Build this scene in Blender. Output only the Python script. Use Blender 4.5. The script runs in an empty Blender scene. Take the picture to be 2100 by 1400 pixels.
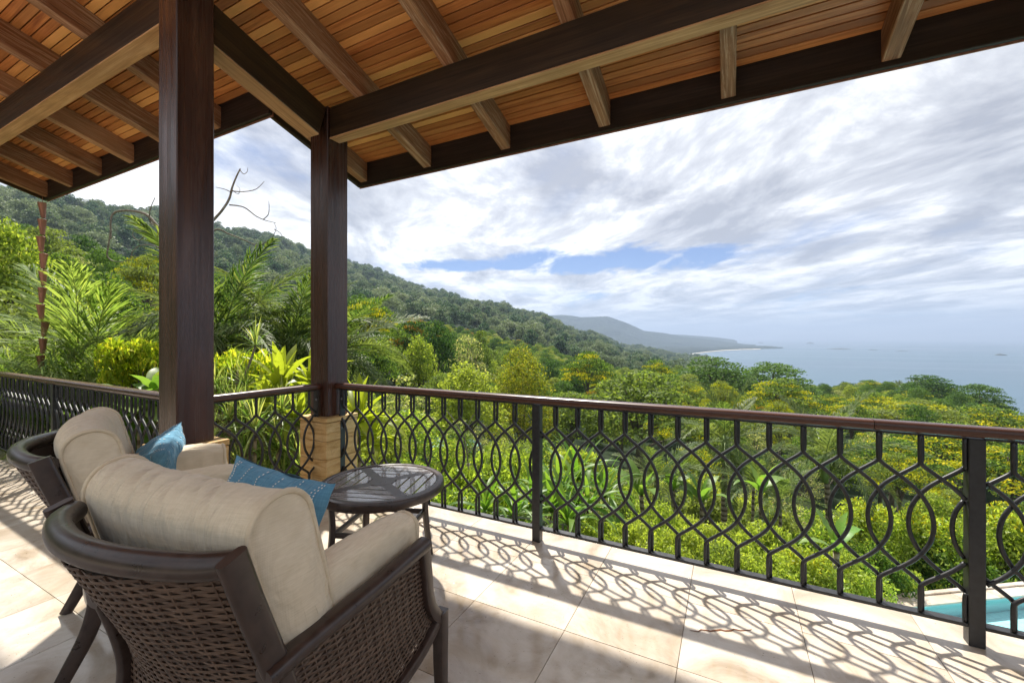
import bpy, math, random
import numpy as np
from mathutils import Vector, Matrix, noise as mnoise

R = math.radians
SC = bpy.context.scene
COL = SC.collection
RND = random.Random(11)
rng = np.random.default_rng(7)

# ------------------------------------------------------------------ camera
YAW = 27.2
FPX, CXP, HZP, EYE = 870.0, 1050.0, 694.0, 1.4
cam_d = bpy.data.cameras.new('camera')
cam = bpy.data.objects.new('camera', cam_d)
COL.objects.link(cam)
cam.location = (0, 0, EYE)
cam.rotation_euler = (R(90), 0, R(YAW))
cam_d.sensor_width = 36.0
cam_d.lens = FPX / 2100 * 36.0
cam_d.shift_y = -6 / 2100
cam_d.clip_start = 0.05
cam_d.clip_end = 90000
SC.camera = cam

# ------------------------------------------------------------------ world, sun, exposure
SUN = Vector((-0.417, 0.535, 1.0)).normalized()
SUN_EL = math.asin(SUN.z)
world = bpy.data.worlds.new('World')
SC.world = world
world.use_nodes = True
wt = world.node_tree
wt.nodes.clear()


def wn(t, **kw):
    n = wt.nodes.new(t)
    for k, v in kw.items():
        setattr(n, k, v)
    return n


def wl(a, b):
    wt.links.new(a, b)


w_out = wn('ShaderNodeOutputWorld')
w_bg = wn('ShaderNodeBackground')
w_bg.inputs['Strength'].default_value = 0.05
sky = wn('ShaderNodeTexSky')
sky.sky_type = 'NISHITA'
sky.sun_disc = False
sky.sun_elevation = SUN_EL
sky.sun_rotation = math.atan2(SUN.x, SUN.y)
sky.altitude = 100
sky.air_density = 0.7
sky.dust_density = 0.15
sky.ozone_density = 3.0
tc = wn('ShaderNodeTexCoord')
sep = wn('ShaderNodeSeparateXYZ')
wl(tc.outputs['Generated'], sep.inputs[0])


def wmath(op, a, b=None, c=None, clamp=False):
    n = wn('ShaderNodeMath', operation=op)
    n.use_clamp = clamp
    for i, v in enumerate((a, b, c)):
        if v is None:
            continue
        if isinstance(v, (int, float)):
            n.inputs[i].default_value = v
        else:
            wl(v, n.inputs[i])
    return n.outputs[0]


zc = wmath('ADD', wmath('MAXIMUM', sep.outputs['Z'], 0.0), 0.10)
px_ = wmath('DIVIDE', sep.outputs['X'], zc)
py_ = wmath('DIVIDE', sep.outputs['Y'], zc)
comb = wn('ShaderNodeCombineXYZ')
wl(px_, comb.inputs[0])
wl(py_, comb.inputs[1])
# streaks: the cloud sheet is drawn out along one wind direction
mp0 = wn('ShaderNodeMapping')
mp0.inputs['Rotation'].default_value = (0, 0, R(-122))
wl(comb.outputs[0], mp0.inputs[0])
mp = wn('ShaderNodeMapping')
mp.inputs['Scale'].default_value = (0.80, 1.2, 1.0)
mp.inputs['Location'].default_value = (2.3, 0.9, 0.0)
wl(mp0.outputs[0], mp.inputs[0])


def wnoise(scale, detail, rough, dist, loc):
    n = wn('ShaderNodeTexNoise')
    n.inputs['Scale'].default_value = scale
    n.inputs['Detail'].default_value = detail
    n.inputs['Roughness'].default_value = rough
    n.inputs['Distortion'].default_value = dist
    m2 = wn('ShaderNodeMapping')
    m2.inputs['Location'].default_value = loc
    wl(mp.outputs[0], m2.inputs[0])
    wl(m2.outputs[0], n.inputs['Vector'])
    return n.outputs['Fac']


n_cover = wnoise(0.75, 11, 0.62, 0.25, (0, 0, 0))
n_shade = wnoise(1.25, 13, 0.64, 0.35, (7.1, 3.3, 2.0))


def wramp(fac, pts):
    r = wn('ShaderNodeValToRGB')
    els = r.color_ramp.elements
    while len(els) < len(pts):
        els.new(0.5)
    for e, (p, c) in zip(els, pts):
        e.position = p
        e.color = (c[0], c[1], c[2], 1) if not isinstance(c, (int, float)) else (c, c, c, 1)
    wl(fac, r.inputs[0])
    return r.outputs[0]


cover = wramp(n_cover, [(0.32, 0.25), (0.42, 0.82), (0.50, 1.0)])
# the cloud sheet is torn open in a few places low over the hills
n_edge = wnoise(2.2, 9, 0.62, 0.4, (1.7, 4.2, 0.0))
def gap(cx_, cy_, rl, rr):
    n0 = math.hypot(cx_, cy_)
    ru = (cx_ / n0, cy_ / n0)
    dx, dy = wmath('SUBTRACT', px_, cx_), wmath('SUBTRACT', py_, cy_)
    u = wmath('DIVIDE', wmath('ADD', wmath('MULTIPLY', dx, -ru[1]), wmath('MULTIPLY', dy, ru[0])), rl)
    v = wmath('DIVIDE', wmath('ADD', wmath('MULTIPLY', dx, ru[0]), wmath('MULTIPLY', dy, ru[1])), rr)
    d = wmath('ADD', wmath('MULTIPLY', u, u), wmath('MULTIPLY', v, v))
    d = wmath('ADD', d, wmath('MULTIPLY', wmath('SUBTRACT', n_edge, 0.5), 3.6))
    return wramp(d, [(0.30, 0.0), (0.85, 1.0)])
for q_ in ((-0.88, 3.46, 1.25, 0.46), (-2.0, 3.1, 0.65, 0.26), (-3.05, 2.75, 0.4, 0.30)):
    cover = wmath('MULTIPLY', cover, gap(*q_))
shade = wramp(n_shade, [(0.36, (3.1, 3.2, 3.6)), (0.47, (5.2, 5.3, 5.6)), (0.59, (9.6, 9.55, 9.5))])
# thin cloud is brighter towards the sun
dot = wn('ShaderNodeVectorMath', operation='DOT_PRODUCT')
wl(tc.outputs['Generated'], dot.inputs[0])
dot.inputs[1].default_value = SUN
glow = wmath('MULTIPLY_ADD', wmath('POWER', wmath('MAXIMUM', dot.outputs['Value'], 0.0), 5.0), 0.45, 0.92)
shm = wn('ShaderNodeMix', data_type='RGBA', blend_type='MULTIPLY')
shm.inputs['Factor'].default_value = 1.0
gc = wn('ShaderNodeCombineColor')
for i in range(3):
    wl(glow, gc.inputs[i])
wl(shade, shm.inputs['A'])
wl(gc.outputs[0], shm.inputs['B'])
mixc = wn('ShaderNodeMix', data_type='RGBA')
wl(cover, mixc.inputs['Factor'])
veil = wn('ShaderNodeMix', data_type='RGBA', blend_type='MULTIPLY')
veil.inputs['Factor'].default_value = 1.0
veil.inputs['B'].default_value = (0.46, 0.56, 0.70, 1)          # clear air seen through a thin high veil
wl(sky.outputs[0], veil.inputs['A'])
wl(veil.outputs['Result'], mixc.inputs['A'])
wl(shm.outputs['Result'], mixc.inputs['B'])
wl(mixc.outputs['Result'], w_bg.inputs['Color'])
wl(w_bg.outputs[0], w_out.inputs['Surface'])

sun_d = bpy.data.lights.new('sun', 'SUN')
sun_d.energy = 2.9
sun_d.angle = R(1.2)
sun_d.color = (1.0, 0.95, 0.86)
sun_o = bpy.data.objects.new('sun', sun_d)
COL.objects.link(sun_o)
sun_o.location = (0, 0, 30)
sun_o.rotation_euler = (-SUN).to_track_quat('-Z', 'Y').to_euler()

SC.view_settings.view_transform = 'Standard'
SC.view_settings.look = 'None'
SC.view_settings.gamma = 1.0
SC.view_settings.exposure = 1.75
SC.render.engine = 'CYCLES'
cy = SC.cycles
cy.use_denoising = True
cy.max_bounces = 8
cy.diffuse_bounces = 5
cy.glossy_bounces = 3
cy.transmission_bounces = 4
cy.transparent_max_bounces = 8
cy.volume_bounces = 0
cy.caustics_reflective = False
cy.caustics_refractive = False
cy.sample_clamp_indirect = 6.0

# ------------------------------------------------------------------ helpers
cA, sA = math.cos(R(YAW)), math.sin(R(YAW))
RV = np.array([cA, sA])
FV = np.array([-sA, cA])


def at(px, py, Z):
    """world point that lies Z metres ahead on the sight line of a photo pixel"""
    xc = (px - CXP) / FPX * Z
    w = xc * RV + Z * FV
    return Vector((w[0], w[1], EYE - (py - HZP) / FPX * Z))


def tag(o, label=None, cat=None, group=None, kind=None):
    if label: o['label'] = label
    if cat: o['category'] = cat
    if group: o['group'] = group
    if kind: o['kind'] = kind
    return o


def empty(name, loc=(0, 0, 0), rz=0.0):
    o = bpy.data.objects.new(name, None)
    o.empty_display_size = 0.2
    COL.objects.link(o)
    o.location = loc
    o.rotation_euler = (0, 0, rz)
    return o


class MB:
    """collects vertices and faces"""
    def __init__(self):
        self.v, self.f, self.mi = [], [], []

    def add(self, vs, fs, mi=0):
        b = len(self.v)
        self.v.extend([tuple(p) for p in vs])
        self.f.extend([tuple(i + b for i in q) for q in fs])
        self.mi.extend([mi] * len(fs))
        return self

    def box(self, a, b, mi=0):
        x0, y0, z0 = a
        x1, y1, z1 = b
        vs = [(x0, y0, z0), (x1, y0, z0), (x1, y1, z0), (x0, y1, z0), (x0, y0, z1), (x1, y0, z1), (x1, y1, z1), (x0, y1, z1)]
        return self.add(vs, [(3, 2, 1, 0), (4, 5, 6, 7), (0, 1, 5, 4), (1, 2, 6, 5), (2, 3, 7, 6), (3, 0, 4, 7)], mi)

    def bevbox(self, a, b, r, mi=0):
        """box with chamfered edges"""
        c = [(a[i] + b[i]) / 2 for i in range(3)]
        h = [(b[i] - a[i]) / 2 for i in range(3)]
        vs, fs, idx = [], [], {}
        for sx in (-1, 1):
            for sy in (-1, 1):
                for sz in (-1, 1):
                    s = (sx, sy, sz)
                    for ax in range(3):
                        p = [c[i] + s[i] * (h[i] if i == ax else h[i] - r) for i in range(3)]
                        idx[(s, ax)] = len(vs)
                        vs.append(p)
        def q(keys, nrm):
            ids = [idx[k] for k in keys]
            P = [Vector(vs[i]) for i in ids]
            n = (P[1] - P[0]).cross(P[2] - P[0])
            if n.dot(Vector(nrm)) < 0:
                ids.reverse()
            fs.append(tuple(ids))
        for ax in range(3):
            o1, o2 = [i for i in range(3) if i != ax]
            for s in (-1, 1):
                ks = []
                for u, v in ((-1, -1), (1, -1), (1, 1), (-1, 1)):
                    t = [0, 0, 0]; t[ax] = s; t[o1] = u; t[o2] = v
                    ks.append((tuple(t), ax))
                n = [0, 0, 0]; n[ax] = s
                q(ks, n)
        for ax in range(3):
            o1, o2 = [i for i in range(3) if i != ax]
            for u in (-1, 1):
                for v in (-1, 1):
                    t0 = [0, 0, 0]; t0[o1] = u; t0[o2] = v
                    ta = list(t0); ta[ax] = -1
                    tb = list(t0); tb[ax] = 1
                    q([(tuple(ta), o1), (tuple(tb), o1), (tuple(tb), o2), (tuple(ta), o2)], t0)
        for sx in (-1, 1):
            for sy in (-1, 1):
                for sz in (-1, 1):
                    s = (sx, sy, sz)
                    q([(s, 0), (s, 1), (s, 2)], s)
        return self.add(vs, fs, mi)

    def sweep(self, path, sec, up=(0, 0, 1), closed=False, cap=True, mi=0, scale=None):
        """sweep a 2-D section [(a,b)...] along a path; a goes sideways, b goes 'up'"""
        P = [Vector(p) for p in path]
        n, m = len(P), len(sec)
        vs, fs = [], []
        U = Vector(up)
        for i in range(n):
            if closed:
                t = P[(i + 1) % n] - P[i - 1]
            else:
                t = P[min(i + 1, n - 1)] - P[max(i - 1, 0)]
            t.normalize()
            s = t.cross(U)
            if s.length < 1e-5:
                s = t.cross(Vector((1, 0, 0)))
            s.normalize()
            u = s.cross(t).normalized()
            k = 1.0 if scale is None else scale[i]
            for (a, b) in sec:
                vs.append(P[i] + s * (a * k) + u * (b * k))
        rng_ = n if closed else n - 1
        for i in range(rng_):
            j = (i + 1) % n
            for k in range(m):
                l = (k + 1) % m
                fs.append((i * m + k, i * m + l, j * m + l, j * m + k))
        if cap and not closed:
            fs.append(tuple(range(m - 1, -1, -1)))
            fs.append(tuple((n - 1) * m + k for k in range(m)))
        return self.add(vs, fs, mi)

    def tube(self, path, r, n=8, mi=0, closed=False, scale=None):
        """round tube by parallel transport"""
        P = [Vector(p) for p in path]
        N = len(P)
        rr = r if isinstance(r, (list, tuple)) else [r] * N
        vs, fs = [], []
        ref = None
        for i in range(N):
            if closed:
                t = P[(i + 1) % N] - P[i - 1]
            else:
                t = P[min(i + 1, N - 1)] - P[max(i - 1, 0)]
            if t.length < 1e-9:
                t = Vector((0, 0, 1))
            t.normalize()
            if ref is None:
                ref = t.orthogonal().normalized()
            ref = ref - t * ref.dot(t)
            if ref.length < 1e-6:
                ref = t.orthogonal()
            ref.normalize()
            b = t.cross(ref)
            for k in range(n):
                a = 2 * math.pi * k / n
                vs.append(P[i] + (ref * math.cos(a) + b * math.sin(a)) * rr[i])
        for i in range(N if closed else N - 1):
            j = (i + 1) % N
            for k in range(n):
                l = (k + 1) % n
                fs.append((i * n + k, i * n + l, j * n + l, j * n + k))
        if not closed:
            fs.append(tuple(range(n - 1, -1, -1)))
            fs.append(tuple((N - 1) * n + k for k in range(n)))
        return self.add(vs, fs, mi)

    def lathe(self, prof, n=24, mi=0, c=(0, 0)):
        vs, fs = [], []
        m = len(prof)
        for k in range(n):
            a = 2 * math.pi * k / n
            for (r, z) in prof:
                vs.append((c[0] + r * math.cos(a), c[1] + r * math.sin(a), z))
        for k in range(n):
            l = (k + 1) % n
            for i in range(m - 1):
                fs.append((k * m + i, l * m + i, l * m + i + 1, k * m + i + 1))
        return self.add(vs, fs, mi)

    def prism(self, poly, z0, z1, mi=0):
        n = len(poly)
        vs = [(x, y, z0) for x, y in poly] + [(x, y, z1) for x, y in poly]
        fs = [tuple(range(n - 1, -1, -1)), tuple(range(n, 2 * n))]
        fs += [(i, (i + 1) % n, n + (i + 1) % n, n + i) for i in range(n)]
        return self.add(vs, fs, mi)

    def mesh(self, name, mats, smooth=False):
        me = bpy.data.meshes.new(name)
        me.from_pydata([tuple(p) for p in self.v], [], self.f)
        for m in (mats if isinstance(mats, (list, tuple)) else [mats]):
            me.materials.append(m)
        if any(self.mi):
            me.polygons.foreach_set('material_index', self.mi)
        if smooth:
            me.polygons.foreach_set('use_smooth', [True] * len(me.polygons))
            if smooth != True:
                me.set_sharp_from_angle(angle=R(smooth))
        me.update()
        return me

    def build(self, name, mats, parent=None, smooth=False, loc=None):
        o = bpy.data.objects.new(name, self.mesh(name, mats, smooth))
        COL.objects.link(o)
        if parent: o.parent = parent
        if loc is not None: o.location = loc
        return o


def link(name, me, parent=None, loc=(0, 0, 0), rot=(0, 0, 0), sc=1.0):
    o = bpy.data.objects.new(name, me)
    COL.objects.link(o)
    if parent: o.parent = parent
    o.location = loc
    o.rotation_euler = rot
    o.scale = (sc, sc, sc) if isinstance(sc, (int, float)) else sc
    return o


def np_mesh(name, V, F, mats, mi=None, smooth=False):
    """V (n,3), F (m,k) arrays -> mesh"""
    me = bpy.data.meshes.new(name)
    V = np.asarray(V, dtype=np.float32)
    F = np.asarray(F, dtype=np.int32)
    k = F.shape[1]
    me.vertices.add(len(V))
    me.vertices.foreach_set('co', V.ravel())
    me.loops.add(F.size)
    me.loops.foreach_set('vertex_index', F.ravel())
    me.polygons.add(len(F))
    me.polygons.foreach_set('loop_start', np.arange(0, F.size, k, dtype=np.int32))
    for m in (mats if isinstance(mats, (list, tuple)) else [mats]):
        me.materials.append(m)
    if mi is not None:
        me.polygons.foreach_set('material_index', np.asarray(mi, dtype=np.int32))
    if smooth:
        me.polygons.foreach_set('use_smooth', np.ones(len(F), dtype=bool))
    me.update(calc_edges=True)
    me.validate()
    return me


def circ(r, n=10, sx=1.0, sy=1.0):
    return [(r * sx * math.cos(2 * math.pi * k / n), r * sy * math.sin(2 * math.pi * k / n)) for k in range(n)]


def rrect(w, h, r, n=3):
    """rounded rectangle section"""
    out = []
    for cx, cy, a0 in ((w / 2 - r, h / 2 - r, 0), (-w / 2 + r, h / 2 - r, 90), (-w / 2 + r, -h / 2 + r, 180), (w / 2 - r, -h / 2 + r, 270)):
        for k in range(n + 1):
            a = R(a0 + 90 * k / n)
            out.append((cx + r * math.cos(a), cy + r * math.sin(a)))
    return out


def catmull(pts, n=8):
    P = [Vector(p) for p in pts]
    out = []
    for i in range(len(P) - 1):
        p0, p1, p2, p3 = P[max(i - 1, 0)], P[i], P[i + 1], P[min(i + 2, len(P) - 1)]
        for k in range(n):
            t = k / n
            out.append(0.5 * ((2 * p1) + (p2 - p0) * t + (2 * p0 - 5 * p1 + 4 * p2 - p3) * t * t + (3 * p1 - p0 - 3 * p2 + p3) * t ** 3))
    out.append(P[-1])
    return out


# ------------------------------------------------------------------ materials
class NT:
    def __init__(self, name):
        self.m = bpy.data.materials.new(name)
        self.m.use_nodes = True
        self.t = self.m.node_tree
        self.b = self.t.nodes['Principled BSDF']
        self.out = self.t.nodes['Material Output']

    def n(self, t, **kw):
        x = self.t.nodes.new(t)
        for k, v in kw.items():
            setattr(x, k, v)
        return x

    def l(self, a, b):
        self.t.links.new(a, b)

    def coord(self, kind='Object', scale=(1, 1, 1), rot=(0, 0, 0), rand=False):
        c = self.n('ShaderNodeTexCoord')
        m = self.n('ShaderNodeMapping')
        m.inputs['Scale'].default_value = scale
        m.inputs['Rotation'].default_value = rot
        self.l(c.outputs[kind], m.inputs['Vector'])
        if rand:
            oi = self.n('ShaderNodeObjectInfo')
            mm = self.n('ShaderNodeMath', operation='MULTIPLY')
            self.l(oi.outputs['Random'], mm.inputs[0])
            mm.inputs[1].default_value = 57.0
            cb = self.n('ShaderNodeCombineXYZ')
            for i in range(3):
                self.l(mm.outputs[0], cb.inputs[i])
            self.l(cb.outputs[0], m.inputs['Location'])
        return m.outputs[0]

    def noise(self, vec, scale, detail=4, rough=0.55, dist=0.0):
        x = self.n('ShaderNodeTexNoise')
        x.inputs['Scale'].default_value = scale
        x.inputs['Detail'].default_value = detail
        x.inputs['Roughness'].default_value = rough
        x.inputs['Distortion'].default_value = dist
        if vec is not None:
            self.l(vec, x.inputs['Vector'])
        return x.outputs['Fac']

    def ramp(self, fac, pts, interp='LINEAR'):
        r = self.n('ShaderNodeValToRGB')
        r.color_ramp.interpolation = interp
        els = r.color_ramp.elements
        while len(els) < len(pts):
            els.new(0.5)
        for e, (p, c) in zip(els, pts):
            e.position = p
            e.color = (c, c, c, 1) if isinstance(c, (int, float)) else (c[0], c[1], c[2], 1)
        self.l(fac, r.inputs[0])
        return r.outputs[0]

    def mix(self, fac, a, b, mode='MIX'):
        x = self.n('ShaderNodeMix', data_type='RGBA', blend_type=mode)
        for s, v in (('Factor', fac), ('A', a), ('B', b)):
            if isinstance(v, (int, float)):
                x.inputs[s].default_value = v if s == 'Factor' else (v, v, v, 1)
            elif isinstance(v, tuple):
                x.inputs[s].default_value = (v[0], v[1], v[2], 1)
            else:
                self.l(v, x.inputs[s])
        return x.outputs['Result']

    def math(self, op, a, b=0.0):
        x = self.n('ShaderNodeMath', operation=op)
        for i, v in enumerate((a, b)):
            if isinstance(v, (int, float)):
                x.inputs[i].default_value = v
            else:
                self.l(v, x.inputs[i])
        return x.outputs[0]

    def orand(self):
        return self.n('ShaderNodeObjectInfo').outputs['Random']

    def bump(self, fac, strength=0.3, dist=0.01):
        x = self.n('ShaderNodeBump')
        x.inputs['Strength'].default_value = strength
        x.inputs['Distance'].default_value = dist
        self.l(fac, x.inputs['Height'])
        self.l(x.outputs[0], self.b.inputs['Normal'])

    def set(self, col=None, rough=None, spec=None, metal=None, coat=None):
        for k, v in (('Base Color', col), ('Roughness', rough), ('Specular IOR Level', spec), ('Metallic', metal), ('Coat Weight', coat)):
            if v is None: continue
            if isinstance(v, tuple):
                self.b.inputs[k].default_value = (v[0], v[1], v[2], 1)
            elif isinstance(v, (int, float)):
                self.b.inputs[k].default_value = v
            else:
                self.l(v, self.b.inputs[k])
        return self.m


def wood(name, c0, c1, c2, axis, rough=0.5, randomness=0.0, grain=1.0, bump=0.25, spec=0.4, pale=None):
    """grain drawn out along one axis; c0 dark streak, c1 body, c2 light; 'randomness' shifts tone per object"""
    k = NT(name)
    sc = [22 * grain] * 3
    sc[axis] = 1.1 * grain
    v = k.coord('Object', tuple(sc), rand=True)
    g1 = k.noise(v, 1.0, 7, 0.62, 0.8)
    sc2 = [90 * grain] * 3
    sc2[axis] = 2.5 * grain
    g2 = k.noise(k.coord('Object', tuple(sc2), rand=True), 1.0, 3, 0.6)
    blot = k.noise(k.coord('Object', (1.6, 1.6, 1.6), rand=True), 1.3, 4, 0.6)
    col = k.ramp(g1, [(0.28, c0), (0.5, c1), (0.72, c2)])
    col = k.mix(k.ramp(g2, [(0.42, 0.0), (0.75, 0.55)]), col, c0)
    col = k.mix(k.ramp(blot, [(0.40, 0.0), (0.70, 0.55)]), col, tuple(x * 0.55 for x in c1))
    if pale is not None:
        p2 = k.noise(k.coord('Object', tuple(s * 1.7 for s in sc), rand=True), 1.0, 6, 0.7, 1.0)
        col = k.mix(k.ramp(p2, [(0.50, 0.0), (0.66, 0.75)]), col, pale)
    if randomness:
        rr = k.orand()
        col = k.mix(k.ramp(rr, [(0.0, randomness), (0.45, 0.1), (1.0, 0.0)]), col, tuple(x * 0.42 for x in c1))
        rr2 = k.math('FRACT', k.math('MULTIPLY', rr, 17.31))
        col = k.mix(k.ramp(rr2, [(0.55, 0.0), (1.0, randomness)]), col, tuple(min(1, x * 1.6) for x in c2))
    k.bump(k.math('ADD', g1, k.math('MULTIPLY', g2, 0.6)), bump, 0.004)
    rg = k.ramp(g2, [(0.3, rough - 0.1), (0.7, rough + 0.12)])
    return k.set(col, rg, spec)


M = {}
M['plank'] = wood('ceiling_plank_wood', (0.26, 0.066, 0.017), (0.60, 0.210, 0.060), (0.72, 0.305, 0.10), 0, 0.40, 0.78)
M['rafter'] = wood('weathered_rafter_wood', (0.12, 0.048, 0.022), (0.35, 0.160, 0.078), (0.50, 0.265, 0.145), 1, 0.62, 0.30, 1.4, 0.6, 0.3, pale=(0.62, 0.40, 0.27))
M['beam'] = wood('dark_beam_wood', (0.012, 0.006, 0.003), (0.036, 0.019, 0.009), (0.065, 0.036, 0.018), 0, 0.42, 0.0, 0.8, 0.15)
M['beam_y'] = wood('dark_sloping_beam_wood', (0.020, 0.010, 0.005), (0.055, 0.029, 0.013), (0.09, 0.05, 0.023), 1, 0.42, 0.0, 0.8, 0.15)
M['soffit'] = wood('lit_beam_underside', (0.31, 0.14, 0.06), (0.58, 0.315, 0.155), (0.70, 0.42, 0.24), 0, 0.5, 0.0, 1.0, 0.3)  # pale tone stands for light bounced up off the floor
M['soffit_y'] = wood('lit_sloping_beam_underside', (0.29, 0.13, 0.055), (0.54, 0.29, 0.14), (0.66, 0.395, 0.22), 1, 0.5, 0.0, 1.0, 0.3)
M['fascia'] = wood('dark_fascia_wood', (0.010, 0.006, 0.005), (0.026, 0.015, 0.011), (0.045, 0.026, 0.018), 0, 0.5, 0.0, 0.9, 0.2)
M['column'] = wood('varnished_column_wood', (0.026, 0.011, 0.008), (0.078, 0.034, 0.023), (0.12, 0.060, 0.042), 2, 0.27, 0.0, 0.5, 0.06, 0.6)
M['handrail'] = wood('varnished_handrail_wood', (0.030, 0.010, 0.006), (0.085, 0.030, 0.017), (0.13, 0.055, 0.032), 0, 0.27, 0.15, 1.0, 0.06, 0.5)
M['handrail_y'] = wood('varnished_side_handrail_wood', (0.035, 0.014, 0.009), (0.10, 0.042, 0.026), (0.15, 0.075, 0.048), 1, 0.27, 0.15, 1.0, 0.06, 0.5)

k = NT('black_painted_steel')
nz = k.noise(k.coord('Object', (1, 1, 1)), 40, 4, 0.6)
k.bump(nz, 0.06, 0.002)
M['steel'] = k.set(k.ramp(nz, [(0.35, (0.012, 0.012, 0.013)), (0.7, (0.026, 0.026, 0.028))]), k.ramp(nz, [(0.3, 0.32), (0.7, 0.48)]), 0.5)

# travertine: cloudy cream stone with fine pits and dark stains, tone varies per tile
k = NT('travertine_tile')
v = k.coord('Object', (1, 1, 1), rand=True)
big = k.noise(v, 2.2, 6, 0.62, 1.2)
vs = k.coord('Object', (3.0, 14.0, 3.0), rand=True)
vein = k.noise(vs, 1.0, 6, 0.65, 0.8)
col = k.ramp(big, [(0.32, (0.32, 0.25, 0.175)), (0.48, (0.51, 0.435, 0.35)), (0.64, (0.63, 0.57, 0.49))])
col = k.mix(k.ramp(vein, [(0.45, 0.0), (0.72, 0.40)]), col, (0.50, 0.40, 0.28))
pit = k.noise(k.coord('Object', (1, 1.6, 1), rand=True), 70, 3, 0.65)
pmask = k.noise(v, 5.0, 3, 0.6)
pits = k.math('MULTIPLY', k.ramp(pit, [(0.665, 0.0), (0.70, 1.0)]), k.ramp(pmask, [(0.42, 0.0), (0.56, 1.0)]))
col = k.mix(pits, col, (0.13, 0.095, 0.065))
stain = k.noise(k.coord('Object', (0.9, 0.9, 0.9), rand=True), 1.1, 5, 0.7, 1.5)
col = k.mix(k.ramp(stain, [(0.50, 0.0), (0.70, 0.55)]), col, (0.36, 0.295, 0.22))
tone = k.orand()
col = k.mix(k.ramp(tone, [(0.0, 0.26), (0.5, 0.0), (1.0, 0.0)]), col, (0.44, 0.36, 0.27))
k.bump(k.math('SUBTRACT', k.math('MULTIPLY', big, 0.15), pits), 0.35, 0.003)
M['tile'] = k.set(col, k.ramp(big, [(0.3, 0.07), (0.7, 0.22)]), 0.75)

k = NT('grey_tile_grout')
M['grout'] = k.set((0.40, 0.34, 0.27), 0.9, 0.2)

k = NT('yellow_sandstone')
v = k.coord('Object', (1.5, 1.5, 9.0), rand=True)
a = k.noise(v, 1.6, 6, 0.62, 1.6)
col = k.ramp(a, [(0.30, (0.36, 0.20, 0.065)), (0.5, (0.56, 0.37, 0.155)), (0.72, (0.68, 0.50, 0.27))])
cr = k.noise(k.coord('Object', (1, 1, 1), rand=True), 9, 6, 0.7, 2.5)
col = k.mix(k.ramp(cr, [(0.485, 0.0), (0.50, 0.5), (0.515, 0.0)]), col, (0.20, 0.11, 0.04))
k.bump(a, 0.2, 0.004)
M['sandstone'] = k.set(col, 0.65, 0.3)

k = NT('cream_plaster')
a = k.noise(k.coord('Object', (1, 1, 1)), 3, 6, 0.6)
k.bump(k.noise(k.coord('Object', (1, 1, 1)), 60, 4, 0.6), 0.2, 0.004)
M['plaster'] = k.set(k.ramp(a, [(0.3, (0.56, 0.49, 0.38)), (0.7, (0.66, 0.60, 0.49))]), 0.85, 0.2)

k = NT('bronze_chair_frame')
nz = k.noise(k.coord('Object', (1, 1, 1)), 25, 5, 0.6)
k.bump(k.noise(k.coord('Object', (1, 1, 1)), 220, 2, 0.5), 0.05, 0.001)
M['frame'] = k.set(k.ramp(nz, [(0.3, (0.026, 0.015, 0.012)), (0.7, (0.055, 0.034, 0.027))]), k.ramp(nz, [(0.3, 0.26), (0.7, 0.38)]), 0.55)

k = NT('brown_wicker_strand')
rr = k.n('ShaderNodeNewGeometry').outputs['Random Per Island']
st = k.noise(k.coord('Object', (60, 60, 400)), 1.0, 3, 0.6)
col = k.mix(k.ramp(st, [(0.4, 0.0), (0.7, 0.5)]), k.ramp(rr, [(0.0, (0.060, 0.034, 0.023)), (1.0, (0.140, 0.088, 0.060))]), (0.03, 0.016, 0.011))
M['wicker'] = k.set(col, 0.42, 0.45)


def fabric(name, c0, c1, scale=520, bump=0.35):
    k = NT(name)
    co = k.n('ShaderNodeTexCoord')
    w1 = k.n('ShaderNodeTexWave', wave_type='BANDS', bands_direction='X')
    w2 = k.n('ShaderNodeTexWave', wave_type='BANDS', bands_direction='Z')
    w3 = k.n('ShaderNodeTexWave', wave_type='BANDS', bands_direction='Y')
    for w in (w1, w2, w3):
        w.inputs['Scale'].default_value = scale / 6.28
        w.inputs['Distortion'].default_value = 1.5
        w.inputs['Detail'].default_value = 2
        k.l(co.outputs['Object'], w.inputs['Vector'])
    s = k.math('ADD', k.math('ADD', w1.outputs['Fac'], w2.outputs['Fac']), w3.outputs['Fac'])
    sl1 = k.noise(k.coord('Object', (300, 20, 20)), 1.0, 2, 0.5)
    sl2 = k.noise(k.coord('Object', (20, 20, 300)), 1.0, 2, 0.5)
    slub = k.math('MULTIPLY', k.math('ADD', sl1, sl2), 0.5)
    big = k.noise(k.coord('Object', (1, 1, 1)), 5, 4, 0.6)
    col = k.ramp(slub, [(0.30, c0), (0.70, c1)])
    col = k.mix(k.ramp(big, [(0.35, 0.0), (0.75, 0.35)]), col, c0)
    cre = k.noise(k.coord('Object', (17, 3.0, 3.0), rot=(0.1, 0.25, 0.3)), 1.0, 3, 0.5, 0.9)
    b1 = k.n('ShaderNodeBump')
    b1.inputs['Strength'].default_value = 0.8
    b1.inputs['Distance'].default_value = 0.035
    k.l(cre, b1.inputs['Height'])
    b2 = k.n('ShaderNodeBump')
    b2.inputs['Strength'].default_value = bump
    b2.inputs['Distance'].default_value = 0.0015
    k.l(k.math('ADD', k.math('MULTIPLY', s, 0.33), slub), b2.inputs['Height'])
    k.l(b1.outputs[0], b2.inputs['Normal'])
    k.l(b2.outputs[0], k.b.inputs['Normal'])
    m = k.set(col, 0.9, 0.15)
    k.b.inputs['Sheen Weight'].default_value = 0.15
    return m


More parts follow.
